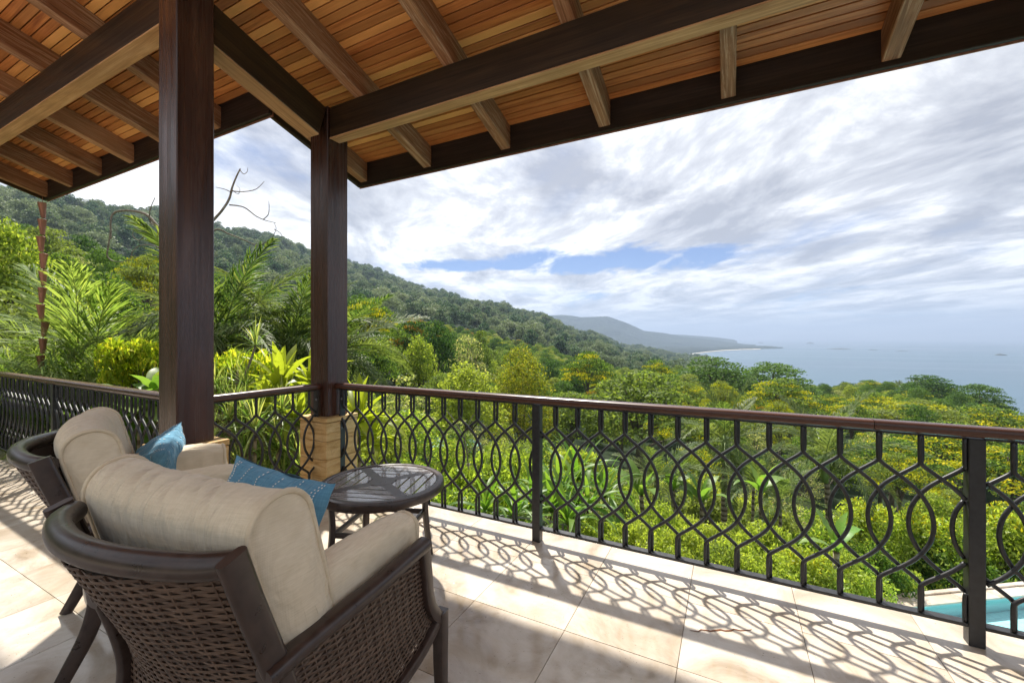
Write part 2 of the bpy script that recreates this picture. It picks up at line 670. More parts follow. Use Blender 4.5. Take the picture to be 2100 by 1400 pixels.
M['beige'] = fabric('beige_linen_fabric', (0.63, 0.525, 0.375), (0.78, 0.67, 0.51))
M['piping'] = fabric('beige_piping_fabric', (0.60, 0.49, 0.34), (0.72, 0.61, 0.45), 700, 0.2)
M['blue'] = fabric('blue_woven_fabric', (0.080, 0.215, 0.330), (0.170, 0.380, 0.52), 420, 0.45)
M['thread'] = NT('white_thread').set((0.75, 0.74, 0.70), 0.9, 0.1)

k = NT('grey_brown_table_slats')
g = k.noise(k.coord('Object', (8, 60, 60)), 1.0, 6, 0.65, 0.6)
k.bump(g, 0.4, 0.003)
M['slat'] = k.set(k.ramp(g, [(0.3, (0.12, 0.105, 0.098)), (0.7, (0.32, 0.29, 0.27))]), k.ramp(g, [(0.3, 0.16), (0.7, 0.30)]), 0.9, coat=0.9)

k = NT('copper_brown_cup')
g = k.noise(k.coord('Object', (30, 30, 3), rand=True), 1.0, 4, 0.6)
M['copper'] = k.set(k.ramp(g, [(0.3, (0.24, 0.10, 0.068)), (0.7, (0.40, 0.18, 0.125))]), 0.45, 0.5, 0.25)

k = NT('pool_tile')
bt = k.n('ShaderNodeTexBrick')
bt.offset = 0.0
bt.inputs['Scale'].default_value = 1.0
bt.inputs['Brick Width'].default_value = 0.15
bt.inputs['Row Height'].default_value = 0.15
bt.inputs['Mortar Size'].default_value = 0.006
bt.inputs['Color1'].default_value = (0.48, 0.78, 0.80, 1)
bt.inputs['Color2'].default_value = (0.52, 0.82, 0.84, 1)
bt.inputs['Mortar'].default_value = (0.38, 0.68, 0.72, 1)
k.l(k.coord('Object'), bt.inputs['Vector'])
M['pooltile'] = k.set(bt.outputs['Color'], 0.4, 0.4)


def water_mat(name, tint, rough, bump_scale, bump_str, dist):
    k = NT(name)
    tr = k.n('ShaderNodeBsdfTransparent')
    tr.inputs['Color'].default_value = (*tint, 1)
    gl = k.n('ShaderNodeBsdfGlossy')
    gl.inputs['Roughness'].default_value = rough
    fr = k.n('ShaderNodeFresnel')
    fr.inputs['IOR'].default_value = 1.33
    nz = k.noise(k.coord('Object'), bump_scale, 4, 0.6, 0.5)
    bp = k.n('ShaderNodeBump')
    bp.inputs['Strength'].default_value = bump_str
    bp.inputs['Distance'].default_value = dist
    k.l(nz, bp.inputs['Height'])
    k.l(bp.outputs[0], gl.inputs['Normal'])
    k.l(bp.outputs[0], fr.inputs['Normal'])
    mx = k.n('ShaderNodeMixShader')
    k.l(fr.outputs[0], mx.inputs[0])
    k.l(tr.outputs[0], mx.inputs[1])
    k.l(gl.outputs[0], mx.inputs[2])
    k.l(mx.outputs[0], k.out.inputs['Surface'])
    return k.m


M['poolwater'] = water_mat('pool_water', (0.82, 0.97, 0.98), 0.03, 3.0, 0.10, 0.03)

k = NT('sea_water')
nz = k.noise(k.coord('Object', (0.02, 0.02, 0.02)), 1.0, 8, 0.7)
k.bump(nz, 0.6, 0.8)
band = k.noise(k.coord('Object', (0.0004, 0.0009, 1.0), rot=(0, 0, R(-20))), 1.0, 5, 0.6)
M['sea'] = k.set(k.ramp(band, [(0.35, (0.03, 0.075, 0.12)), (0.65, (0.045, 0.10, 0.15))]), k.ramp(band, [(0.35, 0.28), (0.6, 0.42)]), 0.5)

k = NT('forest_floor_soil')
a = k.noise(k.coord('Object', (1, 1, 1)), 0.35, 8, 0.65)
M['soil'] = k.set(k.ramp(a, [(0.3, (0.010, 0.018, 0.009)), (0.55, (0.020, 0.033, 0.015)), (0.75, (0.040, 0.045, 0.024))]), 0.95, 0.1)

k = NT('far_forest_slope')
a = k.noise(k.coord('Object', (1, 1, 1)), 0.006, 9, 0.7)
b = k.noise(k.coord('Object', (1, 1, 1)), 0.03, 5, 0.7)
k.bump(k.math('ADD', a, k.math('MULTIPLY', b, 0.4)), 1.0, 60.0)
M['farslope'] = k.set(k.ramp(a, [(0.35, (0.014, 0.027, 0.022)), (0.6, (0.032, 0.052, 0.034)), (0.75, (0.055, 0.072, 0.045))]), 0.95, 0.1)
M['sand'] = NT('pale_beach_sand').set((0.62, 0.56, 0.46), 0.9, 0.1)
M['rock'] = NT('dark_islet_rock').set((0.05, 0.055, 0.045), 0.9, 0.2)


def leaf(name, c0, c1, trans=0.38, hue_to=None, hue_amt=0.5, rough=0.6, tcol=None, spec=0.14, vein=False):
    """two-sided leaf: colour runs c0..c1 per leaf, whole plants drift towards hue_to; light comes through"""
    k = NT(name)
    rr = k.n('ShaderNodeNewGeometry').outputs['Random Per Island']
    col = k.ramp(rr, [(0.0, tuple(x * .62 for x in c0)), (0.35, c0), (0.80, c1), (1.0, (c1[0] * 1.55, c1[1] * 1.25, c1[2] * 1.4))])
    if vein:                                     # fine cross veins and dry brown margins
        vn = k.noise(k.coord('Object', (70, 9, 9)), 1.0, 3, 0.6)
        col = k.mix(k.ramp(vn, [(0.45, 0.0), (0.70, 0.55)]), col, tuple(x * .45 for x in c0))
        dr = k.noise(k.coord('Object', (4, 4, 4), rand=True), 1.0, 5, 0.65)
        col = k.mix(k.ramp(dr, [(0.60, 0.0), (0.72, 0.7)]), col, (0.26, 0.19, 0.07))
    if hue_to is not None:
        col = k.mix(k.ramp(k.orand(), [(0.15, 0.0), (1.0, hue_amt)]), col, hue_to)
    tl = k.n('ShaderNodeBsdfTranslucent')
    tcl = k.mix(1.0, col, tcol or (1.95, 2.0, 0.85), 'MULTIPLY')
    k.l(tcl, tl.inputs['Color'])
    k.set(col, rough, spec)
    mx = k.n('ShaderNodeMixShader')
    mx.inputs[0].default_value = min(trans + 0.10, 0.55)
    k.l(k.b.outputs[0], mx.inputs[1])
    k.l(tl.outputs[0], mx.inputs[2])
    k.l(mx.outputs[0], k.out.inputs['Surface'])
    return k.m


M['lf_mid'] = leaf('forest_leaf', (0.051, 0.105, 0.023), (0.141, 0.220, 0.044), 0.30, (0.224, 0.243, 0.083), 0.65)
M['lf_dark'] = leaf('dark_forest_leaf', (0.030, 0.074, 0.023), (0.074, 0.147, 0.038), 0.22, (0.110, 0.184, 0.044), 0.7)
M['lf_far'] = leaf('hill_forest_leaf', (0.032, 0.074, 0.037), (0.095, 0.165, 0.074), 0.16, (0.251, 0.284, 0.158), 0.85, tcol=(1.3, 1.4, 1.0))
M['lf_lime'] = leaf('lime_leaf', (0.119, 0.188, 0.027), (0.244, 0.319, 0.056), 0.34, (0.300, 0.325, 0.075), 0.55)
M['lf_gold'] = leaf('olive_gold_leaf', (0.125, 0.154, 0.017), (0.258, 0.265, 0.036), 0.32)
M['lf_grey'] = leaf('grey_green_leaf', (0.168, 0.204, 0.097), (0.317, 0.335, 0.177), 0.33)
M['lf_shrub'] = leaf('garden_shrub_leaf', (0.121, 0.199, 0.031), (0.284, 0.376, 0.064), 0.36, (0.369, 0.398, 0.085), 0.6, 0.45, spec=0.25)
M['lf_yellow'] = leaf('yellow_shrub_leaf', (0.20, 0.29, 0.022), (0.40, 0.44, 0.045), 0.42, rough=0.5)
M['lf_golden'] = leaf('golden_blade_leaf', (0.13, 0.21, 0.022), (0.36, 0.36, 0.045), 0.38, rough=0.4, spec=0.3)
M['lf_palm'] = leaf('palm_leaflet', (0.046, 0.090, 0.028), (0.121, 0.172, 0.052), 0.30, (0.172, 0.196, 0.081), 0.6, 0.5, spec=0.16)
M['lf_areca'] = leaf('areca_leaflet', (0.086, 0.155, 0.034), (0.201, 0.282, 0.075), 0.34, (0.265, 0.310, 0.127), 0.55, 0.5, spec=0.16)
M['lf_strap'] = leaf('strap_leaf', (0.058, 0.147, 0.020), (0.141, 0.262, 0.038), 0.34, (0.218, 0.282, 0.058), 0.5, 0.42, spec=0.3, vein=True)
M['lf_banana'] = leaf('banana_leaf', (0.090, 0.192, 0.033), (0.179, 0.301, 0.064), 0.32, (0.256, 0.320, 0.102), 0.6, 0.42, spec=0.3, vein=True)
M['lf_spike'] = leaf('spiky_leaf', (0.115, 0.195, 0.052), (0.283, 0.335, 0.132), 0.35, rough=0.35)
M['flower'] = leaf('yellow_blossom', (0.40, 0.40, 0.016), (0.60, 0.56, 0.024), 0.26, (0.30, 0.34, 0.02), 0.6, 0.7, (1.1, 1.15, 0.5))
M['blossom_dull'] = leaf('dull_orange_blossom', (0.30, 0.18, 0.012), (0.40, 0.25, 0.02), 0.28, rough=0.6, tcol=(1.3, 1.2, 0.5))

k = NT('tree_bark')
a = k.noise(k.coord('Object', (3, 3, 0.8)), 2.0, 6, 0.65)
k.bump(a, 0.5, 0.03)
M['bark'] = k.set(k.ramp(a, [(0.3, (0.07, 0.055, 0.04)), (0.7, (0.20, 0.175, 0.14))]), 0.9, 0.2)
k = NT('pale_bare_branch')
a = k.noise(k.coord('Object', (1, 1, 1)), 20.0, 6, 0.65)
k.bump(a, 0.5, 0.01)
M['barebark'] = k.set(k.ramp(a, [(0.3, (0.10, 0.085, 0.065)), (0.7, (0.30, 0.27, 0.22))]), 0.85, 0.2)
k = NT('ringed_palm_trunk')
wv = k.n('ShaderNodeTexWave', wave_type='BANDS', bands_direction='Z')
wv.inputs['Scale'].default_value = 2.2
wv.inputs['Distortion'].default_value = 2.0
k.l(k.coord('Object'), wv.inputs['Vector'])
k.bump(wv.outputs['Fac'], 0.5, 0.02)
M['palmtrunk'] = k.set(k.ramp(wv.outputs['Fac'], [(0.2, (0.09, 0.07, 0.045)), (0.6, (0.25, 0.21, 0.15))]), 0.85, 0.2)
M['crownshaft'] = NT('green_crownshaft').set((0.14, 0.20, 0.055), 0.4, 0.4)
M['rachis'] = NT('frond_rib').set((0.17, 0.22, 0.06), 0.45, 0.4)
M['terracotta'] = NT('terracotta_render').set((0.42, 0.17, 0.075), 0.9, 0.2)
k = NT('pond_water')
a = k.noise(k.coord('Object', (1, 1, 1)), 1.2, 4, 0.6)
M['pond'] = k.set(k.ramp(a, [(0.3, (0.19, 0.38, 0.31)), (0.7, (0.28, 0.47, 0.39))]), 0.35, 0.4)
M['railpaint'] = NT('grey_stair_rail_paint').set((0.16, 0.17, 0.18), 0.45, 0.4)
# ================================================================== THE LAND
TB_R = [0, 4, 8, 14, 22, 40, 80, 150, 250, 400, 700, 1000, 1400, 1900, 2400, 3000, 4000]
TB = {
    -180: [-3.3, -3.3, -2, -.5, 0, 2, 6, 14, 25, 50, 110, 170, 220, 240, 240, 240, 240],
    -90: [-3.3, -3, -2.2, -1.5, -.5, 3, 10, 24, 45, 85, 180, 260, 320, 330, 320, 320, 320],
    -50: [-3.3, -3, -2.4, -1.8, -1, 0, 4, 13, 25, 50, 130, 205, 270, 285, 270, 260, 260],
    -40: [-3.3, -3, -2.6, -2.4, -2, -1.6, 1, 8, 18, 45, 128, 206, 284, 280, 265, 255, 255],
    -32: [-3.3, -3, -2.8, -2.8, -2.8, -3, -1, 4, 14, 40, 115, 185, 258, 255, 250, 240, 240],
    -21: [-3.3, -3.1, -3.2, -3.8, -4.5, -6, -6, -4, 2, 22, 80, 135, 203, 190, 180, 170, 170],
    -10: [-3.3, -3.1, -3.5, -4.5, -6, -9, -11, -11, -6, 8, 50, 88, 136, 152, 140, 130, 130],
    -3: [-3.3, -3.2, -3.6, -5, -7, -11, -14, -15, -12, 0, 35, 60, 92, 114, 100, 90, 90],
    3: [-3.3, -3.2, -3.7, -5.2, -7.5, -12, -16, -18, -17, -10, 10, 28, 50, 62, 60, 40, 30],
    10: [-3.3, -3.2, -3.8, -5.3, -8, -13, -18, -21, -24, -28, -26, -16, -5, 5, 12, -25, -60],
    16: [-3.3, -3.2, -3.8, -5.3, -8, -13.5, -19, -23, -28, -40, -50, -55, -58, -58, -57, -80, -110],
    22: [-3.3, -3.2, -3.8, -5.3, -8, -14, -19, -22, -26, -46, -66, -77, -84, -90, -95, -103, -120],
    32: [-3.3, -4.3, -4.5, -5.4, -8, -14.5, -20, -25, -32, -66, -120, -140, -140, -140, -140, -140, -140],
    44: [-3.3, -4.3, -4.5, -5.4, -8, -15, -21, -25, -27, -56, -130, -140, -140, -140, -140, -140, -140],
    52: [-3.3, -4.3, -4.5, -5.4, -8, -15, -22, -29, -38, -88, -140, -140, -140, -140, -140, -140, -140],
    90: [-3.3, -3.6, -3.6, -4, -6, -12, -20, -30, -45, -90, -140, -140, -140, -140, -140, -140, -140],
    135: [-3.3, -3.2, -3, -2.5, -2, -3, -6, -10, -15, -25, -40, -50, -50, -50, -50, -50, -50],
    180: [-3.3, -3.3, -2, -.5, 0, 2, 6, 14, 25, 50, 110, 170, 220, 240, 240, 240, 240]}
tb_b = np.array(sorted(TB))
tb_h = np.array([TB[b] for b in sorted(TB)], dtype=float)
tb_l = np.log(np.array(TB_R, dtype=float) + 6.0)
SEA = -100.0


def ground(x, y):
    """height of the terrain sheet (works on arrays)"""
    x = np.atleast_1d(np.asarray(x, float)); y = np.atleast_1d(np.asarray(y, float))
    xc = x * RV[0] + y * RV[1]
    z = x * FV[0] + y * FV[1]
    b = np.degrees(np.arctan2(xc, z))
    r = np.hypot(xc, z)
    lr = np.clip(np.log(r + 6.0), tb_l[0], tb_l[-1] - 1e-6)
    i = np.clip(np.searchsorted(tb_b, b, side='right') - 1, 0, len(tb_b) - 2)
    j = np.clip(np.searchsorted(tb_l, lr, side='right') - 1, 0, len(tb_l) - 2)
    u = (b - tb_b[i]) / (tb_b[i + 1] - tb_b[i])
    u = u * u * (3 - 2 * u)
    v = (lr - tb_l[j]) / (tb_l[j + 1] - tb_l[j])
    h = (tb_h[i, j] * (1 - u) + tb_h[i + 1, j] * u) * (1 - v) + (tb_h[i, j + 1] * (1 - u) + tb_h[i + 1, j + 1] * u) * v
    k = np.clip((r - 60) / 400, 0, 1)
    kk = np.clip((r - 300) / 700, 0, 1) * np.clip((h + 130) / 60, 0, 1)
    n = np.sin(x * .021 + 1.3) * np.cos(y * .017 + .4) * 2.5 * k + np.sin(x * .0093 + y * .0061) * 5 * kk + np.sin(x * .0151 - y * .0123 + 2) * 4 * kk
    n += np.abs(np.sin(x * .0047 + y * .0023 + .7)) * 12 * kk - 6 * kk
    return np.maximum(h + n, -140.0)


NB, rad = 220, np.concatenate([[0.5, 2, 3.5], np.geomspace(5, 4200, 92)])
bb = np.linspace(-math.pi, math.pi, NB, endpoint=False)
V, F = [], []
for r_ in rad:
    xc, z = r_ * np.sin(bb), r_ * np.cos(bb)
    X = xc * RV[0] + z * FV[0]
    Y = xc * RV[1] + z * FV[1]
    V.append(np.stack([X, Y, ground(X, Y)], 1))
V = np.concatenate(V)
for i in range(len(rad) - 1):
    for j in range(NB):
        j2 = (j + 1) % NB
        F.append((i * NB + j, i * NB + j2, (i + 1) * NB + j2, (i + 1) * NB + j))
o = link('ground', np_mesh('ground', V, F, M['soil'], smooth=True))
tag(o, 'dark forest soil of the slope falling from the terrace to the sea', kind='structure')

# sea
sb = MB()
n = 96
sb.add([(0, 0, SEA)] + [(30000 * math.cos(2 * math.pi * i / n), 30000 * math.sin(2 * math.pi * i / n), SEA) for i in range(n)],
       [(0, 1 + i, 1 + (i + 1) % n) for i in range(n)])
tag(sb.build('sea', M['sea']), 'calm grey blue ocean reaching to the horizon', kind='structure')


def cam2w(xc, z):
    return xc * RV[0] + z * FV[0], xc * RV[1] + z * FV[1]


def ridge_sheet(name, pts, z_near, z_ridge, z_far, label, n=140, m=34, rough=1.0, seed=0.0):
    """mountain range: pts = skyline [(photo x, photo y)], ridge standing z_ridge metres away"""
    xs = np.array([p[0] for p in pts], float)
    ys = np.array([p[1] for p in pts], float)
    px = np.linspace(xs[0], xs[-1], n)
    py = np.interp(px, xs, ys)
    V = []
    for j in range(m):
        t = j / (m - 1) * 1.5
        for i in range(n):
            xx = px[i]
            zr = z_ridge[0] + (z_ridge[1] - z_ridge[0]) * (xx - xs[0]) / (xs[-1] - xs[0])
            zn = z_near[0] + (z_near[1] - z_near[0]) * (xx - xs[0]) / (xs[-1] - xs[0])
            hr = (HZP - py[i]) / FPX * zr + EYE
            z = zn + (zr - zn) * min(t, 1) + (z_far - zr) * max(0, t - 1) * 2
            prof = min(t, 1) ** 1.25 if t <= 1 else 1 - 1.4 * (t - 1)
            X, Y = cam2w((xx - CXP) / FPX * z, z)
            spur = (mnoise.fractal(Vector((X * .0015 + seed, Y * .0015, seed)), 1.0, 2.0, 5)) * 0.5
            spur2 = 1 - abs(mnoise.noise(Vector((X * .0026 + seed, Y * .0013, 3 + seed))))
            env = math.sin(min(t, 1) * math.pi)
            h = SEA + (hr - SEA) * max(prof + rough * env * (0.22 * spur + 0.18 * (spur2 - .6)), -0.05)
            h += (hr - SEA) * 0.03 * mnoise.noise(Vector((X * .004, Y * .004, seed))) * (1 if t > .1 else 0)
            V.append((X, Y, max(h, -139)))
    F = [(j * n + i, j * n + i + 1, (j + 1) * n + i + 1, (j + 1) * n + i) for j in range(m - 1) for i in range(n - 1)]
    o = link(name, np_mesh(name, V, F, M['farslope'], smooth=True))
    tag(o, label, kind='structure')
    return o


ridge_sheet('far_mountains', [(940, 650), (1020, 652), (1090, 649), (1150, 645), (1190, 650), (1245, 649), (1280, 660), (1320, 678), (1365, 683), (1400, 690), (1450, 695), (1500, 702), (1550, 708)],
            (3800, 4900), (5200, 5900), 7000, 'blue grey mountain range far along the coast', seed=1.7)
ridge_sheet('far_headland', [(1240, 690), (1300, 684), (1342, 679), (1375, 685), (1405, 686), (1430, 688), (1470, 691), (1505, 696), (1512, 699)],
            (6100, 6500), (7100, 7500), 8600, 'pale low headland hills on the farthest coast', n=90, m=20, seed=5.2)
# low coastal plain with the cape and a beach
cape = []
near = [(1180, 742), (1300, 735), (1400, 729), (1425, 725), (1450, 721.5), (1480, 718.5), (1520, 716.5), (1560, 715.5), (1600, 714.5), (1606, 713.6)]
far = [(1606, 713.2), (1570, 711.5), (1500, 709.5), (1430, 708), (1300, 707), (1180, 707)]
def on_sea(px, py, h=0.0):
    Z = (EYE - SEA) * FPX / (py - HZP)
    X, Y = cam2w((px - CXP) / FPX * Z, Z)
    return (X, Y, SEA + h)
mb = MB()
A = [on_sea(*p) for p in near]
B = [on_sea(*p) for p in far][::-1]
def resample(P, n):
    P = [Vector(p) for p in P]
    L = [0]
    for a, b in zip(P, P[1:]): L.append(L[-1] + (b - a).length)
    out = []
    for k in range(n):
        s = L[-1] * k / (n - 1)
        i = max(j for j in range(len(L)) if L[j] <= s + 1e-6)
        i = min(i, len(P) - 2)
        out.append(P[i].lerp(P[i + 1], (s - L[i]) / max(L[i + 1] - L[i], 1e-6)))
    return out
A2, B2 = resample(A, 60), resample(B, 60)
rows = 8
vs = []
for j in range(rows):
    t = j / (rows - 1)
    for i in range(60):
        p = A2[i].lerp(B2[i], t)
        e = math.sin(math.pi * t) ** 0.35 if 0 < t < 1 else 0
        tip = min(1, (59 - i) / 5)
        p.z = SEA - 2 + (14 + 12 * mnoise.noise(p * 0.004) + 10 * mnoise.noise(p * 0.02)) * e * (0.4 + 0.6 * tip) + 2.5 * (1 if 0 < t < 1 else 0)
        vs.append(p)
mb.add(vs, [(j * 60 + i, j * 60 + i + 1, (j + 1) * 60 + i + 1, (j + 1) * 60 + i) for j in range(rows - 1) for i in range(59)])
tag(mb.build('coastal_plain', M['farslope'], smooth=True), 'flat wooded cape running out into the sea', kind='structure')
mb = MB()
bs = [on_sea(x, y + d, 0.6 + (2.0 if d < 1 else 0)) for d in (0.9, 0.0) for x, y in near[2:8]]
k_ = len(near[2:8])
mb.add(bs, [(i, i + 1, k_ + i + 1, k_ + i) for i in range(k_ - 1)])
tag(mb.build('beach', M['sand']), 'thin curve of pale surf and sand beside the cape', kind='structure')

for (px, py, w, h, lab) in [(1661, 704.5, 16, 3.0, 'small wooded islet nearest the cape'), (1560, 703.2, 10, 2, 'tiny far islet close to the horizon'),
                            (1720, 716, 46, 1.6, 'long flat reef rocks in the middle of the bay'), (1790, 717.5, 18, 1.2, 'short flat reef rock right of the long reef'), (1850, 720, 26, 1.0, 'faint line of low reef rocks left of the last islet'),
                            (2052, 728.5, 22, 3.0, 'small dark rock islet far out at the right')]:
    Z = (EYE - SEA) * FPX / (py - HZP)
    X, Y = cam2w((px - CXP) / FPX * Z, Z)
    W, Hh = w / FPX * Z, h / FPX * Z
    mb = MB()
    n_, m_ = 18, 5
    vs = []
    for j in range(m_):
        t = j / (m_ - 1)
        rr = math.cos(t * math.pi / 2) ** 0.6
        for i in range(n_):
            a = 2 * math.pi * i / n_
            q = 1 + .35 * mnoise.noise(Vector((math.cos(a) * 1.5 + px, math.sin(a) * 1.5, t)))
            vs.append((W / 2 * rr * math.cos(a) * q, W / 3 * rr * math.sin(a) * q, -2 + (Hh + 2) * t * (1 + .4 * mnoise.noise(Vector((math.cos(a) * 2 + px, t, 1))))))
    mb.add(vs, [(j * n_ + i, j * n_ + (i + 1) % n_, (j + 1) * n_ + (i + 1) % n_, (j + 1) * n_ + i) for j in range(m_ - 1) for i in range(n_)])
    o = mb.build('islet', M['rock'], smooth=True, loc=(X, Y, SEA))
    o.rotation_euler.z = R(YAW)
    tag(o, lab, 'islet', 'islets in the bay')

# haze: one even volume round everything, sky outside
mb = MB()
mb.box((-32000, -32000, -141.5), (32000, 32000, 760))
hz = NT('thin_sea_haze')
hz.t.nodes.remove(hz.b)
pv = hz.n('ShaderNodeVolumePrincipled')
pv.inputs['Color'].default_value = (0.47, 0.59, 0.80, 1)
pv.inputs['Density'].default_value = 0.00013
pv.inputs['Anisotropy'].default_value = 0.15
hz.l(pv.outputs[0], hz.out.inputs['Volume'])
hz.m.volume_intersection_method = 'FAST' if hasattr(hz.m, 'volume_intersection_method') else 0
o = mb.build('haze', hz.m)
o.display_type = 'WIRE'
tag(o, 'thin bluish haze in the air over the bay', kind='stuff')

# ================================================================== THE TERRACE
FLY, FLX0, FLX1 = 2.87, -9.6, 4.6          # outer edge and ends of the floor
FLY2, STEPX = 1.80, -3.50                    # the left wing is set back
gf = MB()
gf.prism([(FLX0, -15), (FLX1, -15), (FLX1, FLY - .012), (STEPX + .012, FLY - .012), (STEPX + .012, FLY2 - .012), (FLX0, FLY2 - .012)], -0.22, -0.0105)
floor = gf.build('terrace_floor', M['grout'])
tag(floor, 'cream travertine terrace floor of large square tiles', kind='structure')
TP = 0.508
xs = [-0.2 + TP * i for i in range(-19, 10)]
ys = [1.928 + TP * j for j in range(-8, 3)]
tile_cache = {}
for i in range(len(xs) - 1):
    for j in range(len(ys) - 1):
        x0, x1, y0, y1 = xs[i], xs[i + 1], ys[j], ys[j + 1]
        x0, x1 = max(x0, FLX0), min(x1, FLX1)
        ym = FLY if (x0 + x1) / 2 > STEPX else FLY2
        y1 = min(y1, ym)
        if x0 < STEPX < x1 and y1 > FLY2: x0 = STEPX
        if x1 - x0 < .03 or y1 - y0 < .03: continue
        w, d = round(x1 - x0 - .0022, 4), round(y1 - y0 - .0022, 4)
        key = (w, d)
        if key not in tile_cache:
            t_ = MB()
            t_.bevbox((-w / 2, -d / 2, -.012), (w / 2, d / 2, 0), .0012)
            tile_cache[key] = t_.mesh('floor_tile', M['tile'])
        t_ = link('floor_tile', tile_cache[key], floor, ((x0 + x1) / 2, (y0 + y1) / 2, RND.uniform(-.0006, .0002)))
        if w == d: t_.rotation_euler.z = R(RND.choice([0, 90, 180, 270]))
# unseen floor behind the camera, stretched back to bounce sun onto the ceiling
bk = MB()
bk.box((FLX0, -14.99, -.0105), (FLX1, ys[0] - .002, -.0003))
bk.build('bounce_paving', M['tile'], floor)
ed = MB()
for a, b in (((STEPX + .01, FLY - .03, -.24), (FLX1, FLY - .002, -.0125)), ((FLX0, FLY2 - .03, -.24), (STEPX - .002, FLY2 - .002, -.0125))):
    ed.box(a, b)
ed.build('floor_edge', M['sandstone'], floor)
tw = MB()
tw.prism([(FLX0 + .05, -15), (FLX1 - .05, -15), (FLX1 - .05, FLY - .14), (STEPX - .1, FLY - .14), (STEPX - .1, FLY2 - .14), (FLX0 + .05, FLY2 - .14)], -7.0, -.222)
tag(tw.build('retaining_wall', M['plaster']), 'cream plastered retaining wall carrying the terrace', 'wall')

# ------------------------------------------------------------------ roof
S_ = 0.30
CSL, SSL = 1 / math.hypot(1, S_), S_ / math.hypot(1, S_)
RDEP = 0.205                                # rafter depth
def rb(y): return 3.45 - S_ * (y - 2.6)     # underside of the rafters
EY, EY2, RX0, RXM, RX1 = 3.52, 2.44, -9.10, -3.78, 4.4
YB = 0.0                                    # roof cut short above the camera to let daylight fill the shade
roof = empty('roof', (0, 0, 0))
tag(roof, 'wooden terrace roof with plank ceiling, rafters and dark beams', 'roof')

def slab_rot(o, x, y, z):
    o.location = (x, y, z)
    o.rotation_euler = (-math.atan(S_), 0, 0)
# boards, one row after another up the slope, random butt joints on the rafters
PW = 0.0640
raf_main = [-3.75, -2.846, -1.925, -0.985, -0.06, 0.866, 1.79, 2.71, 3.63]
raf_left = [-9.07, -8.18, -7.28, -6.42, -5.52, -4.62]
joints_all = [x + .05 for x in raf_left + raf_main]
plank_cache = {}
n_rows = int((EY - 0.62) / (PW * CSL))
for rI in range(n_rows):
    yc = EY - .005 - (rI + .5) * PW * CSL
    xa = RXM if yc + PW / 2 > EY2 else RX0
    cand = [j for j in joints_all if xa + .5 < j < 3.0]
    cuts, x = [xa], xa
    while True:
        nx = [j for j in cand if 1.5 < j - x < 4.4]
        if not nx: break
        x = RND.choice(nx)
        cuts.append(x)
    cuts.append(RX1)
    for a, b in zip(cuts, cuts[1:]):
        L = round(b - a - .002, 3)
        if L not in plank_cache:
            p_ = MB()
            p_.bevbox((-L / 2, -PW / 2 + .0036, 0), (L / 2, PW / 2 - .0036, .018), .0022)
            plank_cache[L] = p_.mesh('ceiling_plank', M['plank'])
        o = link('ceiling_plank', plank_cache[L], roof)
        slab_rot(o, (a + b) / 2, yc, rb(yc) + RDEP + .002 + RND.uniform(0, .0012))
# the rest of the boarding, as far as the cut edge overhead
yq = EY - .005 - n_rows * PW * CSL
ob = MB()
Lq = (yq - YB) / CSL
ob.box((RX0, -Lq / 2, 0), (RX1, Lq / 2, .018))
o = ob.build('ceiling_boarding', M['plank'], roof)
ym_ = (yq + YB) / 2
slab_rot(o, 0, ym_, rb(ym_) + RDEP + .002)
# roof covering
def sloped(name, x0, x1, y0, y1, dz0, dz1, mat, smooth=False):
    m_ = MB()
    L = (y1 - y0) / CSL
    m_.bevbox((x0, -L / 2, dz0), (x1, L / 2, dz1), min(.006, (dz1 - dz0) * .2))
    o = m_.build(name, mat, roof)
    yy = (y0 + y1) / 2
    slab_rot(o, 0, yy, rb(yy))
    return o
sloped('roof_covering', RXM - .05, RX1, EY2, EY + .07, RDEP + .026, RDEP + .075, M['terracotta'])
sloped('roof_covering', RX0 - .05, RX1, YB, EY2 - .002, RDEP + .026, RDEP + .075, M['terracotta'])
raf_me = {}
def rafter(x, y0, y1, w=.098):
    sloped('rafter', x, x + w, y0, y1, 0, RDEP, M['rafter'])
for i, x in enumerate(raf_main):
    if i == 0: rafter(x, EY2 - .6, EY)
    else: rafter(x, YB, EY)
for x in raf_left: rafter(x, YB, EY2)
# fascias
def fascia(x0, x1, y):
    m_ = MB()
    m_.bevbox((x0, y, rb(y) - .035), (x1, y + .035, rb(y) + RDEP + .045), .004)
    m_.build('fascia', M['fascia'], roof)
    m_ = MB()                                # thin drip strip under the board
    m_.box((x0, y + .036, rb(y) - .045), (x1, y + .046, rb(y) + RDEP + .04))
    m_.build('drip_edge', M['copper'], roof)
fascia(RXM - .03, RX1, EY)
fascia(RX0 - .03, RXM + .02, EY2)
def rake(x, y0, y1):
    m_ = MB()
    L = (y1 - y0) / CSL
    m_.bevbox((x - .035, -L / 2, -.03), (x, L / 2, RDEP + .04), .004)
    o = m_.build('rake_board', M['beam_y'], roof)
    yy = (y0 + y1) / 2
    slab_rot(o, 0, yy, rb(yy))
rake(RXM, EY2 + .05, EY + .035)
rake(RX0, YB, EY2 + .035)
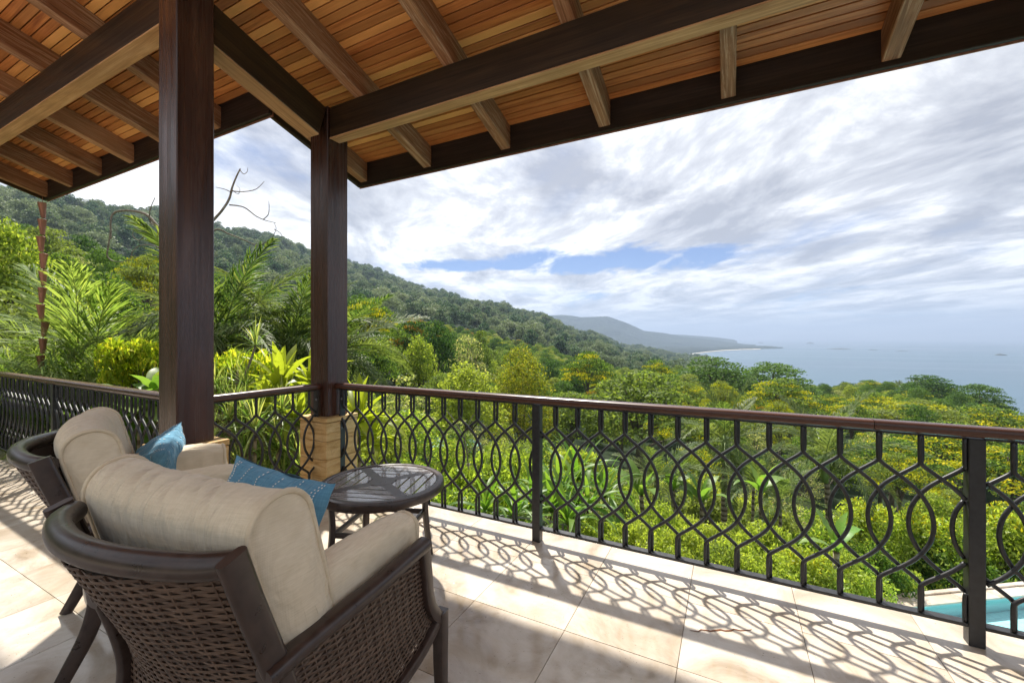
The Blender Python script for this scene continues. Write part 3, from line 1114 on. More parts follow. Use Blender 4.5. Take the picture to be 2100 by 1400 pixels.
# beams; pale underside strip has light from below put into its colour
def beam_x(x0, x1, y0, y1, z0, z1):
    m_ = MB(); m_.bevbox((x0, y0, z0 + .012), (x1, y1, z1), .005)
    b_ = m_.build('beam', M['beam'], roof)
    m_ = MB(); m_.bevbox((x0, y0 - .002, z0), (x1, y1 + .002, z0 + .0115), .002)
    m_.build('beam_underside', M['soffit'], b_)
beam_x(-3.15, RX1, 2.60, 2.705, 3.165, 3.445)
beam_x(RX0 + .02, -3.365, 1.43, 1.545, 3.475, 3.755)
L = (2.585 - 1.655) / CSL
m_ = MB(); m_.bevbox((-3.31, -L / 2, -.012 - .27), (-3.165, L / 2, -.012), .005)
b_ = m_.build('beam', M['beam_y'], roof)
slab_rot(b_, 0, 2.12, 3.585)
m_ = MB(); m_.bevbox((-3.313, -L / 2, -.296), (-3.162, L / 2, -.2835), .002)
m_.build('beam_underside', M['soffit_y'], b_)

# ------------------------------------------------------------------ columns
def column(x0, y0, w, top, pl, lab):
    c = empty('column', (x0 + w / 2, y0 + w / 2, 0))
    tag(c, lab, 'column')
    h = w / 2
    m_ = MB(); m_.bevbox((-h, -h, .707), (h, h, top), .006)
    m_.build('shaft', M['column'], c)
    cap = MB(); cap.bevbox((-pl / 2 - .004, -pl / 2 - .004, .669), (-.003, pl / 2 + .004, .7065), .003)
    cap.build('cap_stone', M['sandstone'], c)
    cap = MB(); cap.bevbox((.003, -pl / 2 - .004, .669), (pl / 2 + .004, pl / 2 + .004, .7065), .003)
    cap.build('cap_stone', M['sandstone'], c)
    z = .001
    for i, hh in enumerate((.18, .165, .16, .16)):
        m_ = MB(); m_.bevbox((-pl / 2, -pl / 2, z), (pl / 2, pl / 2, z + hh - .003), .003)
        s_ = m_.build('base_stone', M['sandstone'], c)
        s_.rotation_euler.z = R(90 * i) if i != 3 else 0
        z += hh
    return c
column(-3.37, 1.43, .225, 4.0, .345, 'thick dark wooden column on a stone base, nearest the chairs')
column(-3.385, 2.585, .225, 3.455, .345, 'dark wooden corner column on a yellow stone base where the railings meet')

# ------------------------------------------------------------------ railings
HR_T, HR_B = 1.0, 0.945
def rod_path(sgn, y):
    pts = [(-.006, .943), (-.006, .83), (.000, .803), (.022, .780), (.078, .735), (.125, .692), (.158, .648), (.187, .588), (.198, .515)]
    pts += [(a, 1.03 - b) for a, b in pts[-2::-1]]
    pts = [(a, b) if b > .10 else (a, .10) for a, b in pts]
    P = catmull([(sgn * a, y, b) for a, b in pts], 4)
    return P
rod_me = {}
for s, y in ((1, -.0105), (-1, .0105)):
    m_ = MB(); m_.tube(rod_path(s, y), .0098, 7)
    rod_me[s] = m_.mesh('baluster_rod', M['steel'], smooth=True)
# clipped rods for the ends of a section
def clipped(s, y, lo, hi):
    key = (s, round(lo, 3), round(hi, 3))
    if key in rod_me: return rod_me[key]
    P = rod_path(s, y)
    runs, cur = [], []
    for p in P:
        if lo <= p.x <= hi: cur.append(p)
        elif cur: runs.append(cur); cur = []
    if cur: runs.append(cur)
    out = []
    for q in runs:
        if len(q) > 1:
            m_ = MB(); m_.tube(q, .0098, 7)
            out.append(m_.mesh('baluster_rod', M['steel'], smooth=True))
    rod_me[key] = out
    return out

def railing(A, B, pitch, first, lab, posts=(), hr='handrail', ends=(0, 0), joint=None, flange=()):
    """A->B along the rail, balusters at first + k*pitch measured from A"""
    A, B = Vector((*A, 0)), Vector((*B, 0))
    d = B - A; L = d.length
    rt = empty('railing', A, math.atan2(d.y, d.x))
    tag(rt, lab, 'railing', 'terrace railings')
    sec = [(a, b * .92 + .002) for a, b in rrect(.086, .055, .024, 4)]
    cuts = [-ends[0]] + (joint or []) + [L + ends[1]]
    for a, b in zip(cuts, cuts[1:]):
        m_ = MB(); m_.sweep([(a + .0015, 0, .9725), ((a + b) / 2, 0, .9725), (b - .0015, 0, .9725)], sec)
        m_.build('handrail', M['handrail'], rt, smooth=40)
    stops = [0] + sorted(posts) + [L]
    for a, b in zip(stops, stops[1:]):
        ga = .029 if a in posts else 0
        gb = .029 if b in posts else 0
        m_ = MB(); m_.bevbox((a + ga, -.024, .082), (b - gb, .024, .098), .002)
        m_.build('bottom_rail', M['steel'], rt)
        m_ = MB(); m_.box((a + ga, -.016, .938), (b - gb, .016, .946))
        m_.build('top_bar', M['steel'], rt)
        n0 = math.ceil((a - .30 - first) / pitch); n1 = math.floor((b + .30 - first) / pitch)
        for q in range(n0, n1 + 1):
            x = first + q * pitch
            for s, y in ((1, -.0105), (-1, .0105)):
                lo, hi = a + ga - x, b - gb - x
                xmin, xmax = (-.01, .22) if s > 0 else (-.22, .01)
                if lo <= xmin and hi >= xmax: me = [rod_me[s]]
                elif hi < xmin or lo > xmax: continue
                else: me = clipped(s, y, lo, hi)
                for me_ in me: link('baluster_rod', me_, rt, (x, 0, 0))
    for p in posts:
        m_ = MB(); m_.bevbox((p - .0285, -.0285, 0), (p + .0285, .0285, .944), .003)
        m_.build('post', M['steel'], rt)
    for p in flange:
        m_ = MB(); m_.bevbox((p - .006, -.028, .083), (p + .006, .028, .944), .002)
        m_.build('end_plate', M['steel'], rt)
        for z_ in (.20, .60, .86):
            m_ = MB(); m_.lathe([(.0001, .012), (.006, .010), (.009, .004), (.010, 0)], 8)
            b_ = m_.build('bolt', M['railpaint'], rt, smooth=True); b_.location = (p + (.006 if p < 2 and len(posts) else -.006), -.014, z_); b_.rotation_euler = (0, R(90 if len(posts) else -90), 0)
    return rt
RY = 2.70
railing((-3.135, RY), (4.4, RY), .1555, .968 + 3.135, 'long black steel railing facing the sea, with posts and reddish brown handrail', posts=(-1.19 + 3.135, .997 + 3.135, 3.182 + 3.135), joint=[.63 + 3.135, 2.9 + 3.135], flange=(.03,), ends=(.02, 0))
railing((-3.27, 1.665), (-3.27, 2.565), .155, .045, 'short black steel railing between the two wooden columns', flange=(.89,), ends=(.01, .02))
railing((-9.35, 1.79), (-3.385, 1.60), .153, .08, 'black steel railing with weathered handrail running off to the left', posts=(1.18, 3.37), joint=[3.27])

# ------------------------------------------------------------------ rain chain of cups
rc = empty('rain_chain', (-9.02, 2.40, 0))
tag(rc, 'hanging rain chain of copper brown cups at the roof corner', 'rain chain')
cup = MB()
cup.lathe([(.022, 0), (.024, 0.0), (.048, .215), (.052, .22), (.049, .222), (.046, .215), (.022, .01)], 14)
cup_me = cup.mesh('cup', M['copper'], smooth=40)
z = 3.18
kq = 0
while z > -1.9:
    c_ = link('cup', cup_me, rc, (.012 * math.sin(kq * 2.1), .01 * math.cos(kq * 1.7), z), (R(RND.uniform(-4, 4)), R(RND.uniform(-4, 4)), RND.uniform(0, 6)))
    z -= .250
    kq += 1
m_ = MB(); m_.tube([(0, 0, 3.62), (.004, .003, 2.0), (0, 0, -2.2)], .004, 5)
m_.build('chain', M['copper'], rc)

# hairline crack with a rusty stain in one tile near the railing
ck = MB()
cpts = [Vector((.14 * t + .008 * math.sin(t * 23), .075 * t + .006 * math.sin(t * 31 + 1), 0)) for t in np.linspace(-1, 1, 15)]
cw = [.0045 * (1 - abs(t)) ** .5 + .0006 for t in np.linspace(-1, 1, 15)]
ck.add([p + Vector((-.45 * w_, .9 * w_, 0)) for p, w_ in zip(cpts, cw)] + [p - Vector((-.45 * w_, .9 * w_, 0)) for p, w_ in zip(cpts, cw)], [(i, i + 1, 16 + i, 15 + i) for i in range(14)])
kx = at(1478, 1292, EYE * FPX / (1292 - HZP))
ck.build('tile_crack', NT('rusty_crack').set((0.16, 0.06, 0.025), 0.8, 0.2), floor, loc=(kx.x, kx.y, .0012))
# ================================================================== THE FURNITURE
def interp_curve(pts, t):
    """pts [(a,b)] sorted by a; smooth value at t"""
    a = [p[0] for p in pts]; b = [p[1] for p in pts]
    return float(np.interp(t, a, b))

def weave(surf, nu, nv, amp, half, thick, mb, mi=0, sub=4):
    """woven strands over surf(u,v)->(point, normal): nu stakes across, nv strands up; every strand runs over and under the stakes"""
    n = nu * sub
    for j in range(nv):
        v0 = (j + .5) / nv
        ph = math.pi * (j % 2)
        top, bot = [], []
        for i in range(n + 1):
            u = i / n
            p, nn = surf(u, v0)
            p2, _ = surf(u, v0 + half / nv)
            p1, _ = surf(u, v0 - half / nv)
            off = nn * (amp * math.cos(u * nu * math.pi + ph))
            top.append(p2 + off * 1.0); bot.append(p1 + off)
        vs, fs = [], []
        for i in range(n + 1):
            _, nn = surf(i / n, v0)
            mid = (top[i] + bot[i]) * .5 + nn * thick
            vs += [bot[i], mid, top[i]]
        for i in range(n):
            a = i * 3; b = a + 3
            fs += [(a, b, b + 1, a + 1), (a + 1, b + 1, b + 2, a + 2)]
        mb.add(vs, fs, mi)

def profile_cushion(mb, pipe, prof, axis, c0, c1, seg, wrinkle, org, basis, puff=.02, seed=0.0, pr=.0082, bend=None):
    """closed profile [(a,b)] in the plane across 'axis', stretched from c0 to c1; flat end panels edged with piping"""
    P = np.array(prof)
    m = len(P)
    cen = P.mean(0)
    rows = []
    ex, ea, eb = [Vector(b) for b in basis]
    O = Vector(org)
    def place(s, a, b):
        q = O + ex * s + ea * a + eb * b
        if bend: q = q + ea * bend(s)
        return q
    vs, fs = [], []
    for i in range(seg + 1):
        t = i / seg
        s = c0 + (c1 - c0) * t
        fat = 1 + puff * math.sin(math.pi * t) ** .6
        for k in range(m):
            a, b = cen + (P[k] - cen) * fat
            w = wrinkle * (.55 * mnoise.noise(Vector((s * 5 + seed, a * 6, b * 5 + seed))) + .40 * mnoise.noise(Vector((s * 34 + a * 18 + seed, a * 5 + b * 2.5, seed))))
            w -= wrinkle * .95 * max(0, 1 - abs(mnoise.noise(Vector((s * 13 + a * 11 + seed, a * 3 + b * 2, seed + 9)))) * 2.6) ** 5 * (.35 + .65 * max(0, min(1, b / .5)))
            e = min(1, math.sin(math.pi * t) * 3)
            dirn = (P[k] - cen) / (np.linalg.norm(P[k] - cen) + 1e-6)
            vs.append(place(s, a + dirn[0] * w * e, b + dirn[1] * w * e))
    for i in range(seg):
        for k in range(m):
            l = (k + 1) % m
            fs.append((i * m + k, i * m + l, (i + 1) * m + l, (i + 1) * m + k))
    mb.add(vs, fs)
    for end, s, sg in ((0, c0, -1), (1, c1, 1)):
        ring = []
        rings = [1.0, .86, .6, .35, .18]
        vs = []
        for q in rings:
            for k in range(m):
                a, b = cen + (P[k] - cen) * q
                bul = .022 * (1 - q ** 2) + .004 * mnoise.noise(Vector((a * 20 + seed, b * 20, s)))
                vs.append(place(s + sg * bul * (1 if q < 1 else 0), a, b))
        fs = []
        for r_ in range(len(rings) - 1):
            for k in range(m):
                l = (k + 1) % m
                f_ = (r_ * m + k, r_ * m + l, (r_ + 1) * m + l, (r_ + 1) * m + k)
                fs.append(f_ if sg > 0 else f_[::-1])
        cap_ = tuple((len(rings) - 1) * m + k for k in range(m))
        fs.append(cap_ if sg > 0 else cap_[::-1])
        mb.add(vs, fs)
        pp = [place(s, *(cen + (P[k] - cen) * 1.012)) for k in range(m)]
        q_ = MB(); q_.tube(pp, pr, 6, closed=True); pipe.append(q_)

def rounded_profile(w, h, r, n=7, skew=0.0):
    """rounded block w (a) by h (b) standing on b=0, corner radii r=(top,bottom)"""
    rt, rbm = r
    out = []
    for cx, cy, rr, a0 in ((w / 2 - rt, h - rt, rt, 0), (-w / 2 + rt, h - rt, rt, 90), (-w / 2 + rbm, rbm, rbm, 180), (w / 2 - rbm, rbm, rbm, 270)):
        for k in range(n + 1):
            a = R(a0 + 90 * k / n)
            out.append((cx + rr * math.cos(a), cy + rr * math.sin(a)))
    # add points on the long straight sides
    res = []
    for i in range(len(out)):
        p, q = np.array(out[i]), np.array(out[(i + 1) % len(out)])
        res.append(tuple(p))
        d = np.linalg.norm(q - p)
        for kk in range(1, int(d / .032)):
            res.append(tuple(p + (q - p) * kk / int(d / .032)))
    return [(a + skew * b, b) for a, b in res]

STILE = [(.0, .955), (.045, .82), (.095, .68), (.14, .54), (.165, .43), (.165, .34), (.135, .22), (.08, .10), (.03, .0)]   # (forward, up)
STZ = sorted([(b, a) for a, b in STILE])
def stile_y(z): return interp_curve(STZ, z)

def make_chair(loc, rz, lab, seed):
    ch = empty('armchair', loc, rz)
    tag(ch, lab, 'armchair', 'armchairs on the terrace')
    ch.scale = (.975, .965, .985)
    HW = .372
    # crest rail
    crest = []
    for i in range(25):
        s = -1 + i / 12
        e = max(0, abs(s) - .80) / .20
        crest.append((s * (HW - .006), -.105 * (1 - s * s) + .012 + .02 * e, .925 + .012 * (1 - s * s)))
    m_ = MB(); m_.sweep(crest, rrect(.060, .058, .027, 4))
    # rounded ends
    m_.build('crest_rail', M['frame'], ch, smooth=50)
    # stiles running down into the rear legs
    for sx in (-1, 1):
        P = catmull([(sx * HW, a, b) for a, b in STILE], 4)
        sc = [1.0 - .25 * max(0, (.35 - p.z) / .35) for p in P]
        m_ = MB(); m_.sweep(P, rrect(.030, .066, .013, 3), up=(0, 1, .3), scale=sc)
        m_.build('rear_leg', M['frame'], ch, smooth=40)
    # back panel of woven strands
    def bow(z): return .105 * (z - .30) / .62 * .9 + .035
    def back(u, v):
        z = .315 + v * .585
        s = -1 + 2 * u
        y = stile_y(z) - bow(z) * (1 - s * s) + .004
        ny = 2 * bow(z) * s / HW
        return Vector((s * (HW - .012), y, z)), Vector((-ny * -1 * -1, -1, -.28)).normalized()
    m_ = MB(); weave(back, 16, 60, .0034, .50, .0018, m_)
    bw = m_.build('woven_back', M['wicker'], ch, smooth=True); bw['kind'] = 'stuff'
    m_ = MB()
    for i in range(16 + 1):
        m_.tube([back(i / 16, v)[0] for v in np.linspace(0, 1, 10)], .0035, 5)
    w_ = m_.build('back_stakes', M['wicker'], bw); w_['kind'] = 'stuff'
    m_ = MB(); m_.sweep([back(u, -.02)[0] for u in np.linspace(0, 1, 17)], rrect(.032, .045, .008, 2))
    m_.build('back_rail', M['frame'], ch, smooth=40)
    # dark cloth behind the weave
    m_ = MB()
    vs = [back(i / 12, j / 8)[0] + Vector((0, .018, 0)) for j in range(9) for i in range(13)]
    m_.add(vs, [(j * 13 + i, j * 13 + i + 1, (j + 1) * 13 + i + 1, (j + 1) * 13 + i) for j in range(8) for i in range(12)])
    m_.build('back_lining', M['frame'], ch, smooth=True)
    for sx in (-1, 1):
        xb, xf = HW + .006, HW + .028          # arms open a little to the front
        # arm rail
        AR = catmull([(sx * (xb - .004), .075, .640), (sx * xb, .20, .652), (sx * (xb + .012), .45, .668), (sx * xf, .69, .690)], 6)
        m_ = MB(); m_.sweep(AR, rrect(.058, .046, .020, 4))
        m_.build('arm_rail', M['frame'], ch, smooth=50)
        # front post: curves out into the knee, then a straight leg
        FP = catmull([(sx * xf, .675, .672), (sx * xf, .690, .58), (sx * xf, .700, .50), (sx * xf, .725, .435), (sx * xf, .765, .385), (sx * (xf + .002), .795, .362)], 4)
        m_ = MB(); m_.sweep(FP, rrect(.040, .046, .008, 2), up=(0, 1, 0))
        m_.build('front_post', M['frame'], ch, smooth=40)
        m_ = MB(); m_.sweep([(sx * (xf + .002), .790, .392), (sx * (xf + .002), .790, .2), (sx * (xf + .004), .795, 0)], rrect(.046, .050, .006, 2), up=(0, 1, 0), scale=[1, .92, .74])
        m_.build('front_leg', M['frame'], ch, smooth=40)
        # lower side rail, sagging
        BR = catmull([(sx * HW, .165, .330), (sx * (HW + .006), .32, .275), (sx * (HW + .014), .50, .275), (sx * (xf - .003), .66, .315), (sx * xf, .775, .372)], 6)
        m_ = MB(); m_.sweep(BR, rrect(.036, .040, .008, 2))
        m_.build('side_rail', M['frame'], ch, smooth=40)
        # woven side
        brs = sorted([(p.y, p.z) for p in BR])
        frs = sorted([(p.z, p.y) for p in FP])
        def side(u, v, sx=sx, brs=brs, frs=frs):
            zt = .650 + .028 * u
            for _ in range(3):
                y0 = stile_y(.34 + v * .30) + .02
                y1 = interp_curve(frs, .37 + v * .30) - .012
            y = y0 + (y1 - y0) * u
            z0 = interp_curve(brs, y) + .015
            z = z0 + (zt - z0) * v
            x = sx * (HW + .004 + .020 * u)
            return Vector((x, y, z)), Vector((sx, 0, 0))
        m_ = MB(); weave(side, 15, 40, .0034, .49, .0018, m_)
        ln = MB()
        vs = [side(i / 10, j / 6)[0] - Vector((sx * .018, 0, 0)) for j in range(7) for i in range(11)]
        ln.add(vs, [(j * 11 + i, j * 11 + i + 1, (j + 1) * 11 + i + 1, (j + 1) * 11 + i) for j in range(6) for i in range(10)])
        ln.build('side_lining', M['frame'], ch, smooth=True)
        sw = m_.build('woven_side', M['wicker'], ch, smooth=True); sw['kind'] = 'stuff'
        m_ = MB()
        for i in range(16):
            m_.tube([side(i / 15, v)[0] for v in np.linspace(0, 1, 7)], .0035, 5)
        w_ = m_.build('side_stakes', M['wicker'], sw); w_['kind'] = 'stuff'
    m_ = MB(); m_.bevbox((-HW, .755, .325), (HW, .795, .385), .006)
    m_.build('front_apron', M['frame'], ch)
    m_ = MB(); m_.bevbox((-HW + .02, .17, .31), (HW - .02, .75, .33), .004)
    m_.build('seat_deck', M['frame'], ch)
    # seat cushion
    pipe = []; m_ = MB()
    profile_cushion(m_, pipe, rounded_profile(.62, .15, (.065, .05)), 0, -.275, .275, 16, .004, (0, .505, .335), ((1, 0, 0), (0, 1, 0), (0, 0, 1)), .03, seed)
    c_ = m_.build('seat_cushion', M['beige'], ch, smooth=True)
    [q_.build('piping', M['piping'], c_, smooth=True) for q_ in pipe]
    # back cushion, leaning
    lean = R(15)
    pipe = []; m_ = MB()
    ea = (0, math.cos(lean), math.sin(lean)); eb = (0, -math.sin(lean), math.cos(lean))
    pr = rounded_profile(.178, .60, (.084, .04), 8)
    profile_cushion(m_, pipe, pr, 0, -.395, .345, 84, .0115, (0, .285, .455), ((1, 0, 0), ea, eb), .07, seed + 3,
                    bend=lambda s: -.040 * (1 - (s / .37) ** 2))
    c_ = m_.build('back_cushion', M['beige'], ch, smooth=True)
    [q_.build('piping', M['piping'], c_, smooth=True) for q_ in pipe]
    # arm cushions
    for sx in (-1, 1):
        pipe = []; m_ = MB()
        profile_cushion(m_, pipe, rounded_profile(.105, .335, (.050, .03), 6), 1, .28, .715, 20, .007, (sx * (HW - .078), 0, .455), ((0, 1, 0), (1, 0, 0), (0, 0, 1)), .05, seed + 7 * sx)
        # droop at the front end
        m_.v = [(x, y, z - .02 * max(0, (z - .455) / .345) * max(0, (y - .60) / .12) ** 2) for x, y, z in m_.v]
        for q_ in pipe: q_.v = [(x, y, z - .02 * max(0, (z - .455) / .345) * max(0, (y - .60) / .12) ** 2) for x, y, z in q_.v]
        c_ = m_.build('arm_cushion', M['beige'], ch, smooth=True)
        [q_.build('piping', M['piping'], c_, smooth=True) for q_ in pipe]
    return ch

def w_from_cam(xc, z):
    X, Y = cam2w(xc, z)
    return (X, Y, 0)
bA, bB = 23.0, 46.6
cA_loc = w_from_cam(-.925, 1.035)
cB_loc = w_from_cam(-2.045, 1.875)
chA = make_chair(cA_loc, R(YAW - bA), 'woven bronze armchair with beige cushions in the foreground, back to the viewer', 1.0)
chB = make_chair(cB_loc, R(YAW - bB), 'woven bronze armchair with beige cushions standing further left beside the column', 5.0)

def pillow(chair_loc, chair_rz, local, rot, w, h, t, lab, seed):
    mw = Matrix.Translation(Vector(chair_loc)) @ Matrix.Rotation(chair_rz, 4, 'Z')
    p = empty('throw_pillow', mw @ Vector(local))
    tag(p, lab, 'pillow', 'blue pillows on the armchairs')
    p.rotation_mode = 'QUATERNION'
    p.rotation_quaternion = (Matrix.Rotation(chair_rz, 3, 'Z') @ Matrix.Rotation(R(rot[2]), 3, 'Z') @ Matrix.Rotation(R(rot[0]), 3, 'X') @ Matrix.Rotation(R(rot[1]), 3, 'Y')).to_quaternion()
    n = 30
    def surf(u, v, side):
        # corners stand out a little, edges draw in
        x = u * w / 2 * (1 - .07 * (1 - v * v)) ; z = v * h / 2 * (1 - .07 * (1 - u * u))
        e = max(0, (1 - u * u)) ** .55 * max(0, (1 - v * v)) ** .55
        q = Vector((u * 2.1 + seed, v * 2.1, side * 3 + seed))
        wr = .020 * mnoise.noise(q * 1.3) + .018 * mnoise.noise(Vector((u * 7 + v * 3 + seed, v * 2 - u, side))) * (.4 + abs(u)) 
        return Vector((x, side * (t / 2 * e + wr * min(1, e * 3)), z + .010 * mnoise.noise(q)))
    m_ = MB()
    for side in (-1, 1):
        vs = [surf(-1 + 2 * i / n, -1 + 2 * j / n, side) for j in range(n + 1) for i in range(n + 1)]
        fs = [(j * (n + 1) + i, j * (n + 1) + i + 1, (j + 1) * (n + 1) + i + 1, (j + 1) * (n + 1) + i) for j in range(n) for i in range(n)]
        m_.add(vs, fs if side < 0 else [f[::-1] for f in fs])
    m_.build('cover', M['blue'], p, smooth=True)
    st = MB()
    for side in (-1, 1):
        for a in (-.82, -.49, -.16, .16, .49, .82):
            for j in range(46):
                v = -.95 + j * 1.9 / 45
                for da in (0, .045) if a in (-.82, .82) else (0,):
                    uu = a + da + .012 * math.sin(j * 1.3)
                    q0 = surf(uu, v, side) + Vector((0, side * .0022, 0))
                    q1 = surf(uu, v + .02, side) + Vector((0, side * .0022, 0))
                    s_ = Vector((.0022, 0, 0))
                    st.add([q0 - s_, q0 + s_, q1 + s_, q1 - s_, q0 - s_ * .2 + Vector((0, -side * .003, 0))], [(0, 1, 2, 3)])
    s_ = st.build('stitching', M['thread'], p)
    s_['kind'] = 'stuff'
    return p
pillow(cA_loc, R(YAW - bA), (-.145, .445, .715), (-18, 6, 3), .50, .44, .20, 'blue woven pillow with white stitching on the foreground armchair', 2.0)
pillow(cB_loc, R(YAW - bB), (-.32, .38, .70), (-28, 16, -8), .38, .38, .20, 'crumpled light blue pillow on the armchair beside the column', 8.0)

# ------------------------------------------------------------------ side table
TX, TY = cam2w(-.790, 2.575)
tb = empty('side_table', (TX, TY, 0), R(YAW - 8))
tag(tb, 'round dark slatted side table in front of the armchairs', 'table')
TH, TR = .535, .372
m_ = MB()
m_.lathe([(TR - .045, TH - .012), (TR - .045, TH + .002), (TR - .038, TH + .006), (TR - .020, TH + .005), (TR - .006, TH + .001), (TR, TH - .008), (TR, TH - .040), (TR - .006, TH - .048), (TR - .030, TH - .050), (TR - .035, TH - .012), (TR - .045, TH - .012)], 64)
m_.build('rim', M['frame'], tb, smooth=40)
RI = TR - .046
HBW = .030
for q in range(4):
    g_ = R(90 * q)
    cg, sg = math.cos(g_), math.sin(g_)
    edges = [.075, .140, .205, .265, RI]
    for a, b in zip(edges, edges[1:]):
        a2, b2 = a + .0065, b - .0065
        def lim(x): return max(.004, min(x - HBW * 1.3, math.sqrt(max(0, RI * RI - x * x)) - .001))
        XS = np.linspace(a2, b2 if b < RI else RI - .004, 6)
        poly = [(x, -lim(x)) for x in XS] + [(x, lim(x)) for x in XS[::-1]]
        poly = [(x * cg - y * sg, x * sg + y * cg) for x, y in poly]
        m_ = MB(); m_.prism(poly, TH - .012, TH - .001)
        m_.build('slat', M['slat'], tb)
    # closed ends of the slots and the cross bars
    d1 = R(90 * q + 45)
    m_ = MB()
    c, s = math.cos(d1), math.sin(d1)
    bar = [(.05, -HBW), (RI + .01, -HBW), (RI + .01, HBW), (.05, HBW)]
    m_.prism([(x * c - y * s, x * s + y * c) for x, y in bar], TH - .014, TH - .0005)
    m_.build('cross_bar', M['frame'], tb)
m_ = MB(); m_.lathe([(0.0001, TH), (.074, TH), (.078, TH - .003), (.078, TH - .016), (.0001, TH - .016)], 32)
m_.build('hub', M['frame'], tb)
legs = []
for q in range(4):
    a = R(90 * q + 45)
    c, s = math.cos(a), math.sin(a)
    P = [(.30 * c, .30 * s, TH - .04), (.285 * c, .285 * s, .30), (.32 * c, .32 * s, 0)]
    m_ = MB(); m_.sweep(catmull(P, 5), rrect(.040, .030, .006, 2), up=(c, s, 0))
    m_.build('leg', M['frame'], tb, smooth=40)
    a2 = a + R(90)
    m_ = MB()
    m_.sweep([(.276 * c, .276 * s, .285), (.276 * math.cos(a2), .276 * math.sin(a2), .285)], rrect(.022, .030, .005, 2))
    m_.build('stretcher', M['frame'], tb, smooth=40)
# ================================================================== THE VEGETATION
def unit(a):
    return a / (np.linalg.norm(a, axis=-1, keepdims=True) + 1e-9)

def leaf_arrays(P, D, N, L, W, fold=.12, bend=.10):
    """one folded four-point leaf per row"""
    S = unit(np.cross(D, N))
    N2 = np.cross(S, D)
    L = L[:, None]; W = W[:, None]
    a = P
    b = P + D * L * .45 + S * W * .5 + N2 * W * fold
    c = P + D * L - N2 * L * bend
    d = P + D * L * .45 - S * W * .5 + N2 * W * fold
    V = np.stack([a, b, c, d], 1).reshape(-1, 3)
    F = np.arange(len(V)).reshape(-1, 4)
    return V, F

def foliage(g, blobs, n, L, aspect, up=.3, shell=(.72, 1.06), droop=.35, jitter=.7):
    """n leaves over blobs [(x,y,z,r,flat)]; returns V, F, direction-of-leaf, blob index"""
    B = np.array(blobs, float)
    w = B[:, 3] ** 2 * np.maximum(B[:, 4], .5)
    bi = g.choice(len(B), n, p=w / w.sum())
    d = unit(g.normal(size=(n, 3)) + np.array([0, 0, up]))
    low = d[:, 2] < -.35
    d[low, 2] *= -1
    rad = B[bi, 3] * g.uniform(shell[0], shell[1], n)
    P = B[bi, :3] + d * rad[:, None] * np.stack([np.ones(n), np.ones(n), B[bi, 4]], 1)
    N = unit(d + g.normal(size=(n, 3)) * jitter)
    D = unit(np.cross(N, g.normal(size=(n, 3))) + np.array([0, 0, -droop]))
    Ls = L * g.uniform(.65, 1.3, n)
    V, F = leaf_arrays(P - D * Ls[:, None] * .5, D, N, Ls, Ls * aspect)
    return V, F, d, bi, P

def blobs_dome(g, R_, H0, H1, n, br, flat=.75, spread=1.0):
    """blob centres over a dome from H0 (rim) to H1 (top)"""
    out = []
    for i in range(n):
        t = (i + .5) / n
        rr = R_ * math.sqrt(t) * spread
        a = i * 2.39996 + g.uniform(-.3, .3)
        z = H1 - (H1 - H0) * (rr / R_) ** 1.8 + g.uniform(-.5, .5) * br * .6
        q = br * g.uniform(.75, 1.25)
        out.append((rr * math.cos(a), rr * math.sin(a), z - q * flat, q, flat))
    for i in range(n // 3):                      # inner fill
        a = g.uniform(0, 6.28); rr = R_ * g.uniform(0, .7)
        out.append((rr * math.cos(a), rr * math.sin(a), H0 + (H1 - H0) * g.uniform(0, .5), br * g.uniform(.8, 1.2), flat))
    return out

def tree_proto(name, seed, H, R_, depth, nb, br, nleaf, L, mats, aspect=.55, flower=0.0, flat=.75, limbs=9, tr=.28, shell=(.70, 1.16), up=.3):
    g = np.random.default_rng(seed)
    B = blobs_dome(g, R_ - br * .7, H - depth, H, nb, br, flat)
    V, F, d, bi, P = foliage(g, B, nleaf, L, aspect, up=up, shell=shell)
    mi = np.zeros(len(F), int)
    if flower > 0:
        fb = g.uniform(size=len(B))
        top = np.array([b[2] + b[3] * b[4] for b in B])
        mi[(d[:, 2] > .35) & (g.uniform(size=len(F)) < .85) & (fb[bi] < flower) & (P[:, 2] > H - depth * .95)] = 1
    crown = np_mesh(name + '_crown', V, F, mats, mi if flower > 0 else None)
    t = MB()
    t.tube([(0, 0, -1.2), (.05 * H * .3, 0, H * .25), (0, .1, H - depth)], [tr * 1.25, tr, tr * .7], 8)
    ids = g.choice(len(B), min(limbs, len(B)), replace=False)
    for i in ids:
        b = B[i]
        z0 = (H - depth) * g.uniform(.55, .95)
        t.tube(catmull([(0, 0, z0), (b[0] * .35, b[1] * .35, z0 + (b[2] - z0) * .55), (b[0] * .9, b[1] * .9, b[2])], 3), [tr * .5] * 3 + [tr * .3] * 3 + [tr * .12], 5)
    trunk = t.mesh(name + '_trunk', M['bark'], smooth=True)
    return dict(crown=crown, trunk=trunk, H=H, R=R_)

